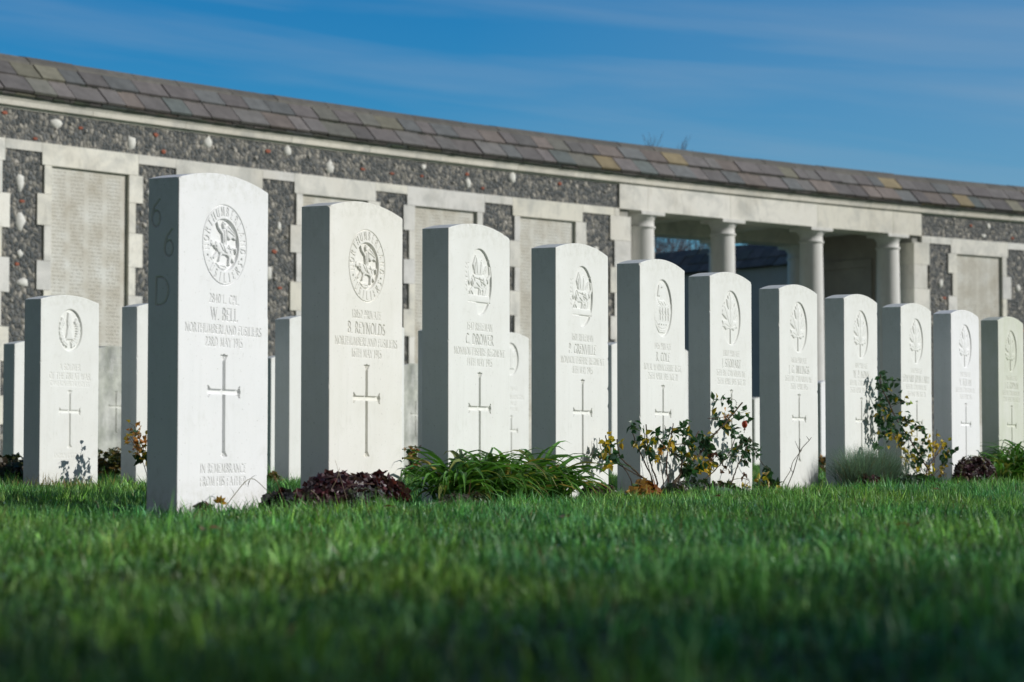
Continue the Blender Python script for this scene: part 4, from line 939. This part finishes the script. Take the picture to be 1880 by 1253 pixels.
L2= [[-0.283,-0.485,0.477,5,0.0131,'g'],[-0.262,-0.447,0.455,5,0.0183,'g'],[-0.205,-0.345,0.446,4,0.0157,'g'],[-0.291,-0.498,0.428,4,0.0131,'g'],[-0.252,-0.429,0.415,5,0.0183,'g'],[-0.235,-0.398,0.385,7,0.0235,'g'],[-0.277,-0.474,0.378,5,0.0183,'g'],[-0.206,-0.347,0.376,5,0.0209,'g'],[-0.291,-0.5,0.343,8,0.0209,'g'],[-0.256,-0.437,0.334,7,0.0209,'g'],[-0.285,-0.488,0.302,8,0.0209,'g'],[-0.257,-0.438,0.288,9,0.0262,'g'],[-0.292,-0.501,0.272,6,0.0157,'g'],[-0.264,-0.451,0.242,8,0.0262,'g'],[-0.222,-0.375,0.263,6,0.0262,'g'],[-0.148,-0.243,0.369,3,0.0131,'g'],[-0.108,-0.17,0.362,3,0.0078,"l"],[-0.164,-0.27,0.301,5,0.0183,'g'],[-0.112,-0.178,0.287,6,0.0209,'g'],[-0.076,-0.118,0.267,5,0.0183,'g'],[-0.033,-0.052,0.254,4,0.0157,'g'],[-0.208,-0.35,0.218,10,0.0288,'y'],[-0.157,-0.26,0.193,8,0.0235,'y'],[-0.164,-0.272,0.224,6,0.0209,'g'],[-0.135,-0.22,0.214,6,0.0209,'g'],[-0.321,-0.552,0.186,5,0.0209,'g'],[-0.265,-0.452,0.222,5,0.0209,'g'],[-0.113,-0.179,0.235,3,0.0209,'y'],[-0.005,-0.007,0.22,3,0.0078,'y'],[-0.034,-0.053,0.194,6,0.0262,'g'],[0.024,0.037,0.173,9,0.0288,'y'],[0.069,0.106,0.189,9,0.0235,'y'],[0.002,0.003,0.152,8,0.0288,'y'],[-0.049,-0.075,0.167,5,0.0235,'g'],[-0.106,-0.168,0.157,5,0.0209,'g'],[-0.136,-0.221,0.131,6,0.0209,'y'],[-0.092,-0.143,0.115,6,0.0262,'g'],[-0.042,-0.065,0.131,6,0.0262,'g'],[0.105,0.164,0.141,7,0.0209,'g'],[0.128,0.199,0.163,5,0.0183,'g'],[0.097,0.151,0.114,5,0.0209,'g'],[-0.049,-0.077,0.094,6,0.0262,'g'],[-0.078,-0.121,0.084,4,0.0157,'y'],[0.008,0.012,0.056,3,0.0105,'y'],[0.075,0.116,0.072,7,0.0183,'y'],[0.119,0.185,0.017,7,0.0209,'o'],[0.196,0.304,0.07,4,0.0209,'o'],[0.022,0.035,0.03,5,0.0157,'g'],[-0.036,-0.055,0.041,6,0.0262,'g'],[0.016,0.025,0.099,4,0.0209,'y'],[-0.093,-0.144,0.042,4,0.0209,'g']]
rose((1.812, 10.326, 0), R2, L2, 'tall leaning rose bush with a dense yellow leaved lower half before the ninth front grave', 6)

def small_rose(loc, label, seed, n, h, spread, kinds, cane=.002):
    r = np.random.default_rng(seed); canes = []; cl = []
    for i in range(n):
        a = r.uniform(0, 2 * np.pi); e = np.array([math.cos(a) * spread * r.uniform(.4, 1), math.sin(a) * spread * r.uniform(.3, .7), h * r.uniform(.6, 1)])
        canes.append(([(0, 0, 0), e * [.3, .3, .55] + r.normal(size=3) * .008, tuple(e)], cane))
        for t in (.5, .7, .85, 1.0): cl.append((*(e * [t, t, t ** .8]), 3, .022, random.choice(kinds)))
    return rose(loc, canes, cl, label, seed, leaf=.032)
small_rose((-1.50, 9.86, 0), 'rose bush with orange leaves between the nearest grave and the thistle badge grave', 21, 11, .31, .20, 'ooogy')
small_rose((-.50, 12.0, 0), 'small far rose bush with orange leaves right of the second front grave', 22, 4, .2, .05, 'oogb')
small_rose((1.93, 14.7, 0), 'small far orange leaved bush in the gap right of the seventh front grave', 23, 4, .15, .07, 'oogb')
small_rose((.93, 8.55, 0), 'sparse green sprigs low in front of the seventh front grave', 24, 2, .07, .06, 'ggy')

# bare forked twig
tw = empty('bare_twig', (1.011, 8.824, 0), label='bare forked dead twig leaning in front of the seventh front grave', cat='twig')
g = Geo()
T1 = [[0.0, 0.0, -.02], [0.005, 0.009, 0.009], [0.042, 0.084, 0.076], [0.076, 0.151, 0.155], [0.123, 0.239, 0.199]]
T2 = [[-.01, -.02, -.02], [-0.009, -0.018, 0.034], [0.028, 0.056, 0.083], [0.043, 0.085, 0.119], [0.087, 0.174, 0.162]]
tube(g, smooth_path(T1), .0022, .0014, (.07, .06, .04), 6, .15); tube(g, smooth_path(T2), .0018, .001, (.08, .07, .04), 6, .15)
for p, d in ((T1[3], (.0, -.01, .05)), (T1[4], (-.012, -.01, .015)), (T1[4], (.01, .01, .012)), (T1[3], (-.02, -.02, .04)), (T1[2], (-.012, 0, .02))):
    tube(g, [p, np.array(p) + d], .0013, .0008, (.08, .06, .04), 5)
g.build('branch', M['bark'], tw)

# strappy clumps (day lily)
def strappy(loc, crowns, label, seed, L=.27, w=.0165, n=90, yaws=None):
    r = np.random.default_rng(seed); root = empty('strappy_plant', loc, label=label, cat='plant', group='clumps of long arching strappy leaves')
    g = Geo()
    for (cx_, cy_, k, ln) in crowns:
        for i in range(int(n * k)):
            a = r.uniform(0, 2 * np.pi); l = L * ln * r.uniform(.55, 1.15)
            p0 = np.array([cx_ + r.normal() * .022, cy_ + r.normal() * .022, -.005])
            q = r.uniform(); c = np.array([.085, .225, .050]) * r.uniform(.5, 1.5)
            if q < .05: c = np.array([.35, .30, .08])
            c1 = c * [1.25, 1.1, .8] if r.uniform() < .88 else np.array([.28, .28, .07])
            strap(g, p0, a, l, w * r.uniform(.6, 1.2), r.uniform(.75, 1.5), c * .8, c1, r=r, sag=r.uniform(.75, 1.25))
    g.build('leaves', M['leaf'], root)
    # withered leaves at the base
    d = Geo()
    for i in range(50):
        cx_, cy_ = crowns[i % len(crowns)][:2]
        strap(d, np.array([cx_ + r.normal() * .05, cy_ + r.normal() * .05, .0]), r.uniform(0, 6.28), r.uniform(.05, .12), .005, r.uniform(.2, .9), (.22, .16, .09), (.16, .11, .06), r=r)
    d.build('withered_leaves', M['bark'], root)
strappy((-.03, 6.60, 0), [(-.12, -.16, 1.1, .92), (-.06, -.05, .5, .9), (.0, .02, .75, 1.0), (.09, .22, 1.0, .95), (.13, .30, .9, .75), (.03, .1, .5, .8)], 'long arching strappy green clump before the third and fourth front graves', 31, L=.29, n=120)
strappy((2.33, 11.0, 0), [(-.02, -.03, 1.0, .9), (.1, .12, 1.0, 1.0), (-.1, -.2, .5, .6)], 'arching strappy green clump at the right edge of the photo', 32, L=.37, n=130)

# coral bells: mounds of dark crinkled leaves
def mound(name, loc, label, seed, rx, ry, h, n, cols, size=.022, yaw=0.0, cat='plant', group=None):
    r = np.random.default_rng(seed); root = empty(name, loc, yaw, label=label, cat=cat, group=group)
    g = Geo(); a = r.uniform(0, 2 * np.pi, n); q = np.sqrt(r.uniform(0, 1, n))
    top = np.sqrt(np.clip(1 - q ** 2, 0, 1)) * .85 + .15
    z = h * top * r.uniform(.35, 1.08, n) * (1 + .25 * np.sin(a * 3 + seed) * q)
    P = np.stack([rx * q * np.cos(a), ry * q * np.sin(a), z], -1)
    m = 10; ang = np.linspace(0, 2 * np.pi, m, endpoint=False)
    Nn = np.stack([np.cos(a) * q, np.sin(a) * q, .35 + top * .7], -1) + r.normal(size=(n, 3)) * .42; Nn /= np.linalg.norm(Nn, axis=1, keepdims=True)
    U = np.cross(Nn, r.normal(size=(n, 3))); U /= np.linalg.norm(U, axis=1, keepdims=True); Wv = np.cross(Nn, U)
    sz = size * r.uniform(.5, 1.25, n)
    rad = sz[:, None] * (1 + .22 * np.cos(ang * 5 + .4)[None] + r.uniform(-.12, .12, (n, m)))
    wob = sz[:, None] * r.uniform(-.42, .30, (n, m))
    ring = P[:, None] + rad[..., None] * (np.cos(ang)[None, :, None] * U[:, None] + np.sin(ang)[None, :, None] * Wv[:, None]) + wob[..., None] * Nn[:, None]
    V = np.concatenate([(P - Nn * sz[:, None] * .15)[:, None], ring], 1).reshape(-1, 3)
    T = np.array([(0, 1 + i, 1 + (i + 1) % m) for i in range(m)]); T = (np.arange(n)[:, None, None] * (m + 1) + T[None]).reshape(-1, 3)
    ci = r.choice(len(cols), n); C = np.array(cols)[ci] * r.uniform(.6, 1.4, (n, 1))
    C = np.repeat(C, m + 1, 0).reshape(n, m + 1, 3); C[:, 1:] *= r.uniform(.8, 1.35, (n, m, 1))
    g.add(V, None, T, C.reshape(-1, 3)); g.build('foliage', M['leaf'], root)
    s = Geo()
    for i in range(0, n, 9): tube(s, [(P[i][0] * .3, P[i][1] * .3, 0), P[i]], .0012, .0008, (.12, .04, .03), 4)
    s.build('stalks', M['bark'], root)
    return root
purple = [(.065, .018, .028), (.04, .014, .022), (.10, .025, .03), (.09, .05, .055), (.05, .03, .035)]
GH = 'low mounds of dark purple leaves'
mound('purple_leaved_plant', (-.405, 5.93, 0), 'wide low mound of dark purple red leaves before the second front grave', 41, .27, .08, .092, 1300, purple, .0125, R_(63), group=GH)
mound('purple_leaved_plant', (-.545, 5.62, 0), 'small nearly black leaved mound in the gap right of the nearest grave', 42, .05, .05, .055, 130, [(.02, .02, .025), (.04, .012, .018), (.03, .03, .035)], .015, group=GH)
mound('grey_leaved_plant', (-.36, 5.86, 0), 'grey green furry leaved tuft in front of the purple mound', 43, .09, .04, .06, 260, [(.16, .18, .15), (.10, .12, .10), (.07, .06, .06)], .009, R_(63))
mound('purple_leaved_plant', (2.05, 10.53, 0), 'purple and silver leaved mound between the rose and the right strappy clump', 44, .15, .09, .125, 1300, [(.10, .05, .06), (.06, .02, .03), (.22, .19, .20), (.05, .03, .03)], .012, R_(60), group=GH)
mound('purple_leaved_plant', (.265, 7.235, 0), 'small dull purple mound between strappy clump and rose bush', 45, .07, .06, .055, 200, [(.07, .04, .04), (.05, .03, .03), (.10, .07, .06)], .011, R_(63), group=GH)
mound('red_brown_plant', (1.40, 9.30, 0), 'low red brown plant in front of the blue grey grass tuft', 46, .10, .06, .06, 240, [(.09, .03, .03), (.07, .035, .035), (.05, .04, .03)], .010, R_(62))
mound('withered_stalks', (-.13, 6.22, 0), 'grey brown withered undergrowth at the left foot of the strappy clump', 47, .14, .05, .04, 260, [(.10, .085, .06), (.07, .07, .045), (.05, .06, .035)], .008, R_(63))
mound('low_shrub', (-2.2, 13.0, 0), 'far yellow green bush right of the thistle badge grave', 48, .26, .14, .17, 700, [(.16, .15, .03), (.07, .10, .03), (.22, .14, .04), (.06, .09, .03)], .018)
mound('low_shrub', (-2.27, 10.7, 0), 'dark low shrub left of the thistle badge grave', 49, .2, .2, .13, 500, [(.03, .05, .02), (.05, .04, .025), (.08, .09, .03)], .02)
mound('low_shrub', (-1.06, 10.55, 0), 'small yellowish plant at the foot of a rear grave left of the second front grave', 50, .05, .05, .06, 90, [(.20, .15, .06), (.08, .10, .03)], .012)
mound('seedling', (-.70, 5.415, 0), 'small red leaved seedling at the foot of the nearest grave', 51, .035, .02, .035, 40, [(.09, .025, .025), (.06, .03, .025)], .008, R_(63))
mound('low_shrub', (1.62, 9.72, 0), 'dark green undergrowth at the foot of the leaning rose', 52, .34, .08, .06, 560, [(.03, .06, .03), (.05, .05, .03), (.04, .08, .035)], .013, R_(62))
mound('low_shrub', (.62, 7.86, 0), 'dark green undergrowth at the foot of the rose bush', 53, .36, .06, .055, 520, [(.03, .06, .03), (.06, .05, .03)], .012, R_(62))

# big round bergenia leaves
def bergenia(loc, label, seed, specs):
    r = np.random.default_rng(seed); root = empty('round_leaved_plant', loc, label=label, cat='plant', group='low plants with big round leaves')
    g = Geo()
    for (x, y, z, s, az, el, c) in specs:
        s = s * .68; z = z * .8
        m = 16; ang = np.linspace(0, 2 * np.pi, m, endpoint=False)
        n_ = np.array([math.cos(az) * math.cos(el), math.sin(az) * math.cos(el), math.sin(el)]); u = np.cross(n_, (0, 0, 1.)); u /= np.linalg.norm(u); w = np.cross(n_, u)
        P = np.array([x, y, z]); rows = [P[None]]
        for q, dep in ((.5, -.02), (1.0, .10)):
            rr_ = s * q * (1 + .05 * np.cos(ang * 7) * q + r.uniform(-.12, .12, m))
            rows.append(P + rr_[:, None] * (np.cos(ang)[:, None] * u * 1.05 + np.sin(ang)[:, None] * w) - n_ * s * (dep + r.uniform(-.28, .28, (m, 1)) * q))
        V = np.concatenate(rows); T = [(0, 1 + i, 1 + (i + 1) % m) for i in range(m)]; Q = [(1 + i, 1 + m + i, 1 + m + (i + 1) % m, 1 + (i + 1) % m) for i in range(m)]
        C = np.concatenate([[c], np.repeat([c], m, 0) * 1.05, np.array([c]) * r.uniform(.7, 1.3, (m, 1))])
        g.add(V, Q, T, C); tube(g, [(x * .5, y * .5, 0), P], .002, .0016, (.2, .09, .05), 5)
    g.build('foliage', M['leaf'], root, smooth=True)
mound('withered_plant', (.415, 7.42, 0), 'low heap of yellow and rust coloured leaves at the left foot of the rose bush', 61, .085, .035, .055, 90, [(.40, .27, .03), (.34, .18, .03), (.30, .10, .02), (.24, .16, .04), (.06, .11, .03)], .020, R_(62))
bergenia((.60, 7.80, 0), 'round green and yellowing leaves under the middle of the rose bush', 62,
   [(-.03, -.02, .035, .034, -1.6, .5, (.10, .19, .10)), (.02, .02, .04, .03, -1.3, .4, (.34, .30, .05)), (.07, .03, .03, .036, -1.5, .6, (.13, .20, .15)), (.11, .07, .028, .034, -1.2, .7, (.15, .22, .17)), (-.07, -.06, .02, .025, -1.8, .8, (.05, .12, .04))])
bergenia((1.83, 10.12, 0), 'round grey green leaves at the foot of the leaning rose', 63,
   [(0, 0, .035, .034, -1.4, .4, (.12, .20, .15)), (-.06, -.04, .03, .025, -1.7, .6, (.10, .17, .10)), (.05, .04, .025, .022, -1.2, .6, (.35, .22, .03))])

# blue fescue
fe = empty('fescue_tuft', (1.43, 9.50, 0), label='bushy blue grey needle grass tuft before the eighth front grave', cat='ornamental grass')
g = Geo(); r = np.random.default_rng(71)
for i in range(3600):
    cx_, cy_ = random.choice([(-.07, -.13), (.0, 0), (.06, .10), (.02, .05), (-.03, -.05)])
    p0 = np.array([cx_ + r.normal() * .03, cy_ + r.normal() * .03, 0]); c = np.array([.16, .245, .20]) * r.uniform(.55, 1.5)
    if r.uniform() < .1: c = np.array([.2, .17, .09])
    strap(g, p0, r.uniform(0, 6.283), r.uniform(.13, .22), .0016, r.uniform(.7, 1.55), c * .7, c * 1.2, n=5, r=r, sag=r.uniform(.2, .5))
g.build('needles', M['leaf'], fe)

# dry stalks and fallen bits
def stalk(loc, P, rad, label, c=(.38, .30, .20), name='dry_stalk', extra=None):
    root = empty(name, loc, label=label, cat='dry stalk', group='dry stalks lying and standing in the bed')
    g = Geo(); tube(g, smooth_path(P), rad, rad * .5, c, 5)
    if extra: extra(g)
    g.build('stem', M['bark'], root)
def ex(g):
    r = np.random.default_rng(5)
    for p, d in (((.062, .10, .087), (.02, .02, .02)), ((.03, .05, .05), (-.01, 0, .03)), ((.01, .02, .02), (.04, .02, .005)), ((.062, .10, .087), (-.01, -.01, -.02))):
        leaf_batch(g, [p], [d], [(0, 0, 1)], .022, .0035, (.07, .08, .04))
    leaf_batch(g, [(.13, .19, .035), (.128, .185, .03)], [(0, 0, -1), (.3, 0, -1)], [(1, -.5, 0), (1, -.5, 0)], .022, .010, (.45, .36, .16))
stalk((-.672, 5.45, 0), [(0, 0, 0), (.03, .05, .05), (.062, .10, .087), (.095, .14, .06), (.12, .17, .035), (.13, .19, .02)], .0011, 'thin bent stem arching across the foot of the nearest grave', (.16, .14, .07), extra=ex)
stalk((-.40, 5.75, 0), [(0, 0, .035), (-.01, .0, .07), (-.028, .0, .13)], .0008, 'tall thin straw standing in the purple mound')
stalk((-.43, 5.76, 0), [(-.01, 0, .055), (.006, .0, .085), (.012, .01, .112)], .0008, 'short slanting straw crossing the tall one')
stalk((-.53, 5.56, 0), [(-.03, 0, .105), (-.012, 0, .06), (.0, .0, .03)], .0008, 'brown straw standing in the gap right of the nearest grave', (.22, .12, .07))
stalk((-.47, 5.52, 0), [(-.025, 0, .04), (.0, .0, .022), (.018, .0, .012)], .0012, 'pale straw lying in front of the black leaved mound', (.5, .43, .33))
stalk((-.45, 5.56, 0), [(-.02, 0, .06), (.0, .0, .04), (.022, .0, -.005)], .0010, 'bent straw hanging before the left end of the purple mound', (.36, .28, .2))
stalk((-.24, 6.0, 0), [(-.07, 0, .016), (0, 0, .015), (.07, .02, .026)], .0011, 'pale straw lying right of the purple mound', (.5, .43, .3))
stalk((-.385, 5.80, 0), [(-.03, 0, .05), (0, 0, .072), (.05, .0, .07)], .0010, 'curved tan straw lying on top of the purple mound', (.36, .25, .17))
stalk((1.27, 9.10, 0), [(.04, 0, 0), (.0, 0, .03), (-.03, 0, .085)], .0012, 'dry straw leaning before the eighth front grave', (.3, .24, .2))
stalk((-.41, 6.05, 0), [(.3, 0, .04), (.305, .0, .08)], .0012, 'short dark red stalk above the purple mound', (.13, .04, .03))
fl_ = empty('fallen_leaf', (-.655, 5.33, .03), label='yellow fallen leaf at the foot of the nearest grave', cat='leaf')
g = Geo()
for a in (-1.2, -.5, .2, .9, 1.6): leaf_batch(g, [(0, 0, .005)], [(math.sin(a) * .8, .1, math.cos(a))], [(0, -1, .3)], .018, .009, (.55, .30, .04))
g.build('blade', M['leaf'], fl_)

lf_r = np.random.default_rng(77)
for i_, (x_, y_, nm_) in enumerate([(-1.05, 6.9, 'brown curled leaf lying on the grass at the far left'), (-.25, 5.0, 'brown leaf lying on the grass before the purple mound'), (.55, 6.3, 'tan leaf lying on the grass before the rose bush'), (1.35, 7.6, 'brown leaf lying on the lawn below the blue grey tuft'), (.1, 4.2, 'rust coloured leaf lying on the middle lawn'), (-.45, 3.5, 'brown leaf lying on the left foreground lawn'), (.62, 3.7, 'tan leaf lying on the right foreground lawn')]):
    e_ = empty('fallen_leaf', (x_, y_, .032), lf_r.uniform(0, 6), label=nm_, cat='leaf'); g = Geo()
    leaf_batch(g, [(0, 0, 0), (0, 0, .001)], [(1, .1, .25), (-.3, 1, .2)], [(0, .3, 1), (.2, 0, 1)], .026, .018, np.array([.24, .13, .06]) * lf_r.uniform(.7, 1.3)); g.build('blade', M['leaf'], e_)

# ------------------------------------------------------------------ trees behind the wall
def bare_tree(loc, h, label, seed, spread=.55):
    r = np.random.default_rng(seed); root = empty('bare_tree', loc, label=label, cat='tree', group='leafless trees beyond the wall')
    segs = []
    def grow(p, d, L_, rad, lv):
        n = 3; pts = [p]
        for i in range(n):
            d = d + r.normal(size=3) * .13 + np.array([0, 0, .07]); d /= np.linalg.norm(d); pts.append(pts[-1] + d * L_ / n)
        segs.append((np.array(pts), rad, rad * .6, lv))
        if lv >= 5: return
        for k in range(3 if lv < 4 else 8):
            nd_ = d + r.normal(size=3) * spread * .8; nd_ /= np.linalg.norm(nd_)
            grow(pts[r.integers(2, 4)], nd_, L_ * r.uniform(.55, .8), rad * .55, lv + 1)
    grow(np.zeros(3), np.array([0, 0, 1.]), h * .36, h * .018, 0)
    zmax = max(s[0][:, 2].max() for s in segs)
    g0 = Geo(); g1 = Geo()
    for P, a, b, lv in segs:
        P = P * h / zmax; tube(g0 if lv < 2 else g1, P, max(a * .6, .004), max(b * .6, .004), (.14, .11, .12), 5 if lv < 2 else 3)
    g0.build('trunk', M['bark'], root); g1.build('crown', M['bark'], root)
bare_tree((2.6, 60, 0), 8.5, 'tallest bare tree, its twigs just showing above the slate ridge', 81)
bare_tree((4.0, 63, 0), 7.2, 'bare tree seen between the first two columns, left', 82, .5)
bare_tree((5.1, 66, 0), 7.6, 'bare tree seen between the first two columns, middle', 83, .5)
bare_tree((5.4, 70, 0), 7.4, 'bare tree behind the second column', 84, .5)

# ------------------------------------------------------------------ unseen evergreen tree added at right so its crown shades the nearest grass
hd = empty('added_shade_tree', (9.6, -.75, 0), label='unseen evergreen tree added right of the lawn to shade the nearest grass', cat='tree')
g = Geo(); r = np.random.default_rng(91)
tube(g, [(0, 0, -.1), (.03, 0, 1.2), (-.02, .05, 2.6), (0, 0, 5.0)], .16, .04, (.09, .065, .05), 10, .06)
br_ = []
for i in range(64):
    a = r.uniform(0, 6.283); z0 = r.uniform(1.6, 4.6); l = r.uniform(.9, 2.2); e = np.array([math.cos(a) * l, math.sin(a) * l * 1.25, z0 + l * r.uniform(.15, .55)])
    tube(g, [(0, 0, z0), e * [.5, .5, 0] + [0, 0, (z0 + e[2]) / 2 + .05], e], .03, .008, (.09, .065, .05), 5); br_.append((z0, e))
g.build('trunk', M['bark'], hd)
g = Geo(); n = 46000; k = r.integers(0, len(br_), n); t = r.uniform(.35, 1.08, n)
z0 = np.array([b[0] for b in br_])[k]; E_ = np.array([b[1] for b in br_])[k]
P = np.stack([E_[:, 0] * t, E_[:, 1] * t, z0 + (E_[:, 2] - z0) * t], -1) + r.normal(size=(n, 3)) * .17
leaf_batch(g, P, rnd_unit(r, n), rnd_unit(r, n, 1), r.uniform(.08, .16, n), .065, np.array([.03, .07, .02]) * r.uniform(.5, 1.5, (n, 1)))
g.build('crown', M['leaf'], hd)

# ------------------------------------------------------------------ flower bed soil and grass
def bed(name, q0, a, L0, L1, f0, f1):
    d = np.array([math.cos(a), math.sin(a)]); n_ = np.array([math.sin(a), -math.cos(a)]); k = 40; V = []; r = np.random.default_rng(3)
    for t in np.linspace(L0, L1, k):
        for f in (f0 + r.uniform(-.03, .03), f1 + r.uniform(-.03, .03)): p = np.array(q0) + d * t + n_ * f; V.append((p[0], p[1], .004))
    tag(mesh_np(name, V, np.array([(2 * i, 2 * i + 1, 2 * i + 3, 2 * i + 2) for i in range(k - 1)]), M['soil']), kind='structure')
bed('flower_bed', BED_Q0, BED_A, -.25, 9.5, -.16, .20)
bed('flower_bed', (-1.923, 9.676), R_(58.4), -3, 8, -.2, .25)
def grass():
    r = np.random.default_rng(17)
    Ys = np.concatenate([np.linspace(1.15, 7.5, 60), np.geomspace(7.6, 42, 60)]); P = []
    for y0, y1 in zip(Ys[:-1], Ys[1:]):
        y = (y0 + y1) / 2; hw = .225 * y + .35 + (.25 if y < 8 else .6) + max(0, 4 - y) * .35
        dens = 12000 if y < 2.6 else 17500
        if y > 7: dens *= (7 / y) ** 2.1
        m = int(dens * (y1 - y0) * 2 * hw); P.append(np.stack([r.uniform(-hw, hw, m), r.uniform(y0, y1, m)], -1))
    P = np.concatenate(P)
    # blades grow in tufts: pull most of them towards tuft centres
    gx = np.floor(P / .022); h_ = np.sin(gx[:, 0] * 127.1 + gx[:, 1] * 311.7) * 43758.5453; h2_ = np.sin(gx[:, 0] * 269.5 + gx[:, 1] * 183.3) * 43758.5453
    ctr = (gx + np.stack([h_ % 1, h2_ % 1], -1)) * .022; kk = r.uniform(0, .75, (len(P), 1)) * (P[:, 1:] < 9); tuft_dir = (h_ * 3.7) % 1; tuft_v = (h2_ * 5.1) % 1
    P = P * (1 - kk) + ctr * kk
    keep = np.ones(len(P), bool)
    for q0, a, f0, f1, t0, t1 in ((BED_Q0, BED_A, -.16, .16, -.2, 9.5), ((-1.923, 9.676), R_(58.4), -.2, .2, -3, 8)):
        d = np.array([math.cos(a), math.sin(a)]); n_ = np.array([math.sin(a), -math.cos(a)]); q = P - np.array(q0); f = q @ n_; t = q @ d
        ed = .04 * np.sin(t * 9) + .03 * np.sin(t * 23 + 1)
        inb = (f > f0) & (f < f1 + ed) & (t > t0) & (t < t1)
        keep &= ~(inb & (r.uniform(size=len(P)) > np.where(f > .05, .25, .07)))
    P = P[keep]; n = len(P); x, y = P.T; tuft_dir = tuft_dir[keep]; tuft_v = tuft_v[keep]
    clump = .5 + .5 * np.sin(x * 7.1 + 1.3 * np.sin(y * 5.3)) * np.sin(y * 6.3 + 1.7 * np.sin(x * 4.1)); cl2 = np.sin(x * 31 + 2 * np.sin(y * 27)) * np.sin(y * 29 + x * 5)
    far = np.clip(y / 7, 1, 5)
    Ln = (.019 + .012 * clump + .009 * cl2) * r.uniform(.45, 1.5, n) * np.clip(far, 1, 1.3) * (1 + .30 * np.sin(x * 13 + 3 * np.sin(y * 11)) * np.sin(y * 14 + 2 * np.sin(x * 9)) + .18 * np.sin(x * 5 + y * 3)); w = .0028 * r.uniform(.45, 1.4, n) * far
    az = tuft_dir * 2 * np.pi + r.normal(0, 1.0, n); Ln = Ln * (.7 + .6 * tuft_v); lean = np.abs(r.normal(0, .95, n)) * (.6 + .7 * clump) + .05
    d = np.stack([np.cos(az), np.sin(az), np.zeros(n)], -1); fa = r.uniform(0, 2 * np.pi, n); s = np.stack([np.cos(fa), np.sin(fa), np.zeros(n)], -1)
    up = np.array([0, 0, 1.])
    base = np.stack([x, y, np.full(n, -.001)], -1)
    m1 = base + (up * np.cos(lean * .5)[:, None] + d * np.sin(lean * .5)[:, None]) * (Ln * .5)[:, None]
    tp = m1 + (up * np.cos(lean * 1.7)[:, None] + d * np.sin(lean * 1.7)[:, None]) * (Ln * .5)[:, None]
    hw = (w / 2)[:, None]
    V = np.stack([base - s * hw, base + s * hw, m1 + s * hw * .85, m1 - s * hw * .85, tp], 1).reshape(-1, 3)
    i = np.arange(n)[:, None] * 5
    Q = i + np.array([[0, 1, 2, 3]]); T = i + np.array([[3, 2, 4]])
    hue = r.uniform(0, 1, n)[:, None]; C = (np.array([.042, .140, .038]) * (1 - hue) + np.array([.185, .385, .100]) * hue) * (.55 + .9 * tuft_v[:, None])
    C *= (.62 + .95 * r.uniform(size=(n, 1)) ** 1.6) * (.72 + .5 * clump[:, None]) * (1 + .18 * cl2[:, None])
    cl3 = np.sin(x * 2.3 + 2 * np.sin(y * 3.1)) * np.sin(y * 3.7 + 1.5 * np.sin(x * 5.3)); cl4 = np.sin(x * 13 + 3 * np.sin(y * 11)) * np.sin(y * 14 + 2 * np.sin(x * 9))
    C *= np.stack([1 + .36 * cl3 + .30 * cl4, 1 + .26 * cl4 + .06 * cl3, 1 - .25 * cl3], -1)
    bl = r.uniform(size=n) < .14; C[bl] = C[bl] * [1.5, 1.2, 1.9]
    dry = r.uniform(size=n) < .018 + .03 * (clump > .85); C[dry] = np.array([.26, .19, .09]) * r.uniform(.5, 1.2, (dry.sum(), 1))
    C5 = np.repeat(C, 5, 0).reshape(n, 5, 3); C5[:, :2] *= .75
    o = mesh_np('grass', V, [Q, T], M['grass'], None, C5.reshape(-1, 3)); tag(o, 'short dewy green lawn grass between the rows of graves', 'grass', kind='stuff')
    # dew on the blade tips
    k = r.choice(np.where(y < 9)[0], 1800, replace=False); sv_, sq = lathe([(.0001, -1), (.5, -.87), (.87, -.5), (1, 0), (.87, .5), (.5, .87), (.0001, 1)], 8)
    rad = r.uniform(.0005, .0012, len(k)); V = (sv_[None] * rad[:, None, None] + tp[k][:, None]).reshape(-1, 3)
    Q = (np.arange(len(k))[:, None, None] * len(sv_) + np.array(sq)[None]).reshape(-1, 4)
    dm, dt, db = new_mat('dew_water'); db.inputs['Base Color'].default_value = (.9, .95, 1, 1); db.inputs['Roughness'].default_value = .03; db.inputs['Transmission Weight'].default_value = 1.0; db.inputs['IOR'].default_value = 1.33
    mesh_np('dew_drops', V, Q, dm, o, smooth=True)
grass()
# taller tussock blades along the edge of the bed
def edge_tufts():
    r = np.random.default_rng(23); g = Geo(); d = np.array([math.cos(BED_A), math.sin(BED_A)]); n_ = np.array([math.sin(BED_A), -math.cos(BED_A)])
    for i in range(2600):
        t = r.uniform(-.5, 8); f = r.uniform(.02, .30); p = BED_Q0 + d * t + n_ * f
        c = np.array([.045, .17, .05]) * r.uniform(.5, 1.5)
        strap(g, np.array([p[0], p[1], 0]), r.uniform(0, 6.28), r.uniform(.022, .038 + .032 * max(0, math.sin(t * 11) * math.sin(t * 4.3))), .0022, r.uniform(.9, 1.5), c * .8, c * 1.2, n=4, r=r, sag=r.uniform(.2, .6))
    for i in range(160):
        p = np.array([-1.75, 9.25]) + r.normal(size=2) * [.14, .12]
        strap(g, np.array([p[0], p[1], 0]), r.uniform(0, 6.28), r.uniform(.04, .09), .003, r.uniform(.8, 1.5), (.33, .25, .10), (.40, .30, .13), n=4, r=r, sag=.4)
    g.build('grass_edge_tufts', M['leaf'], None, label='taller untrimmed grass along the flower bed edge', cat='grass', kind='stuff')
edge_tufts()
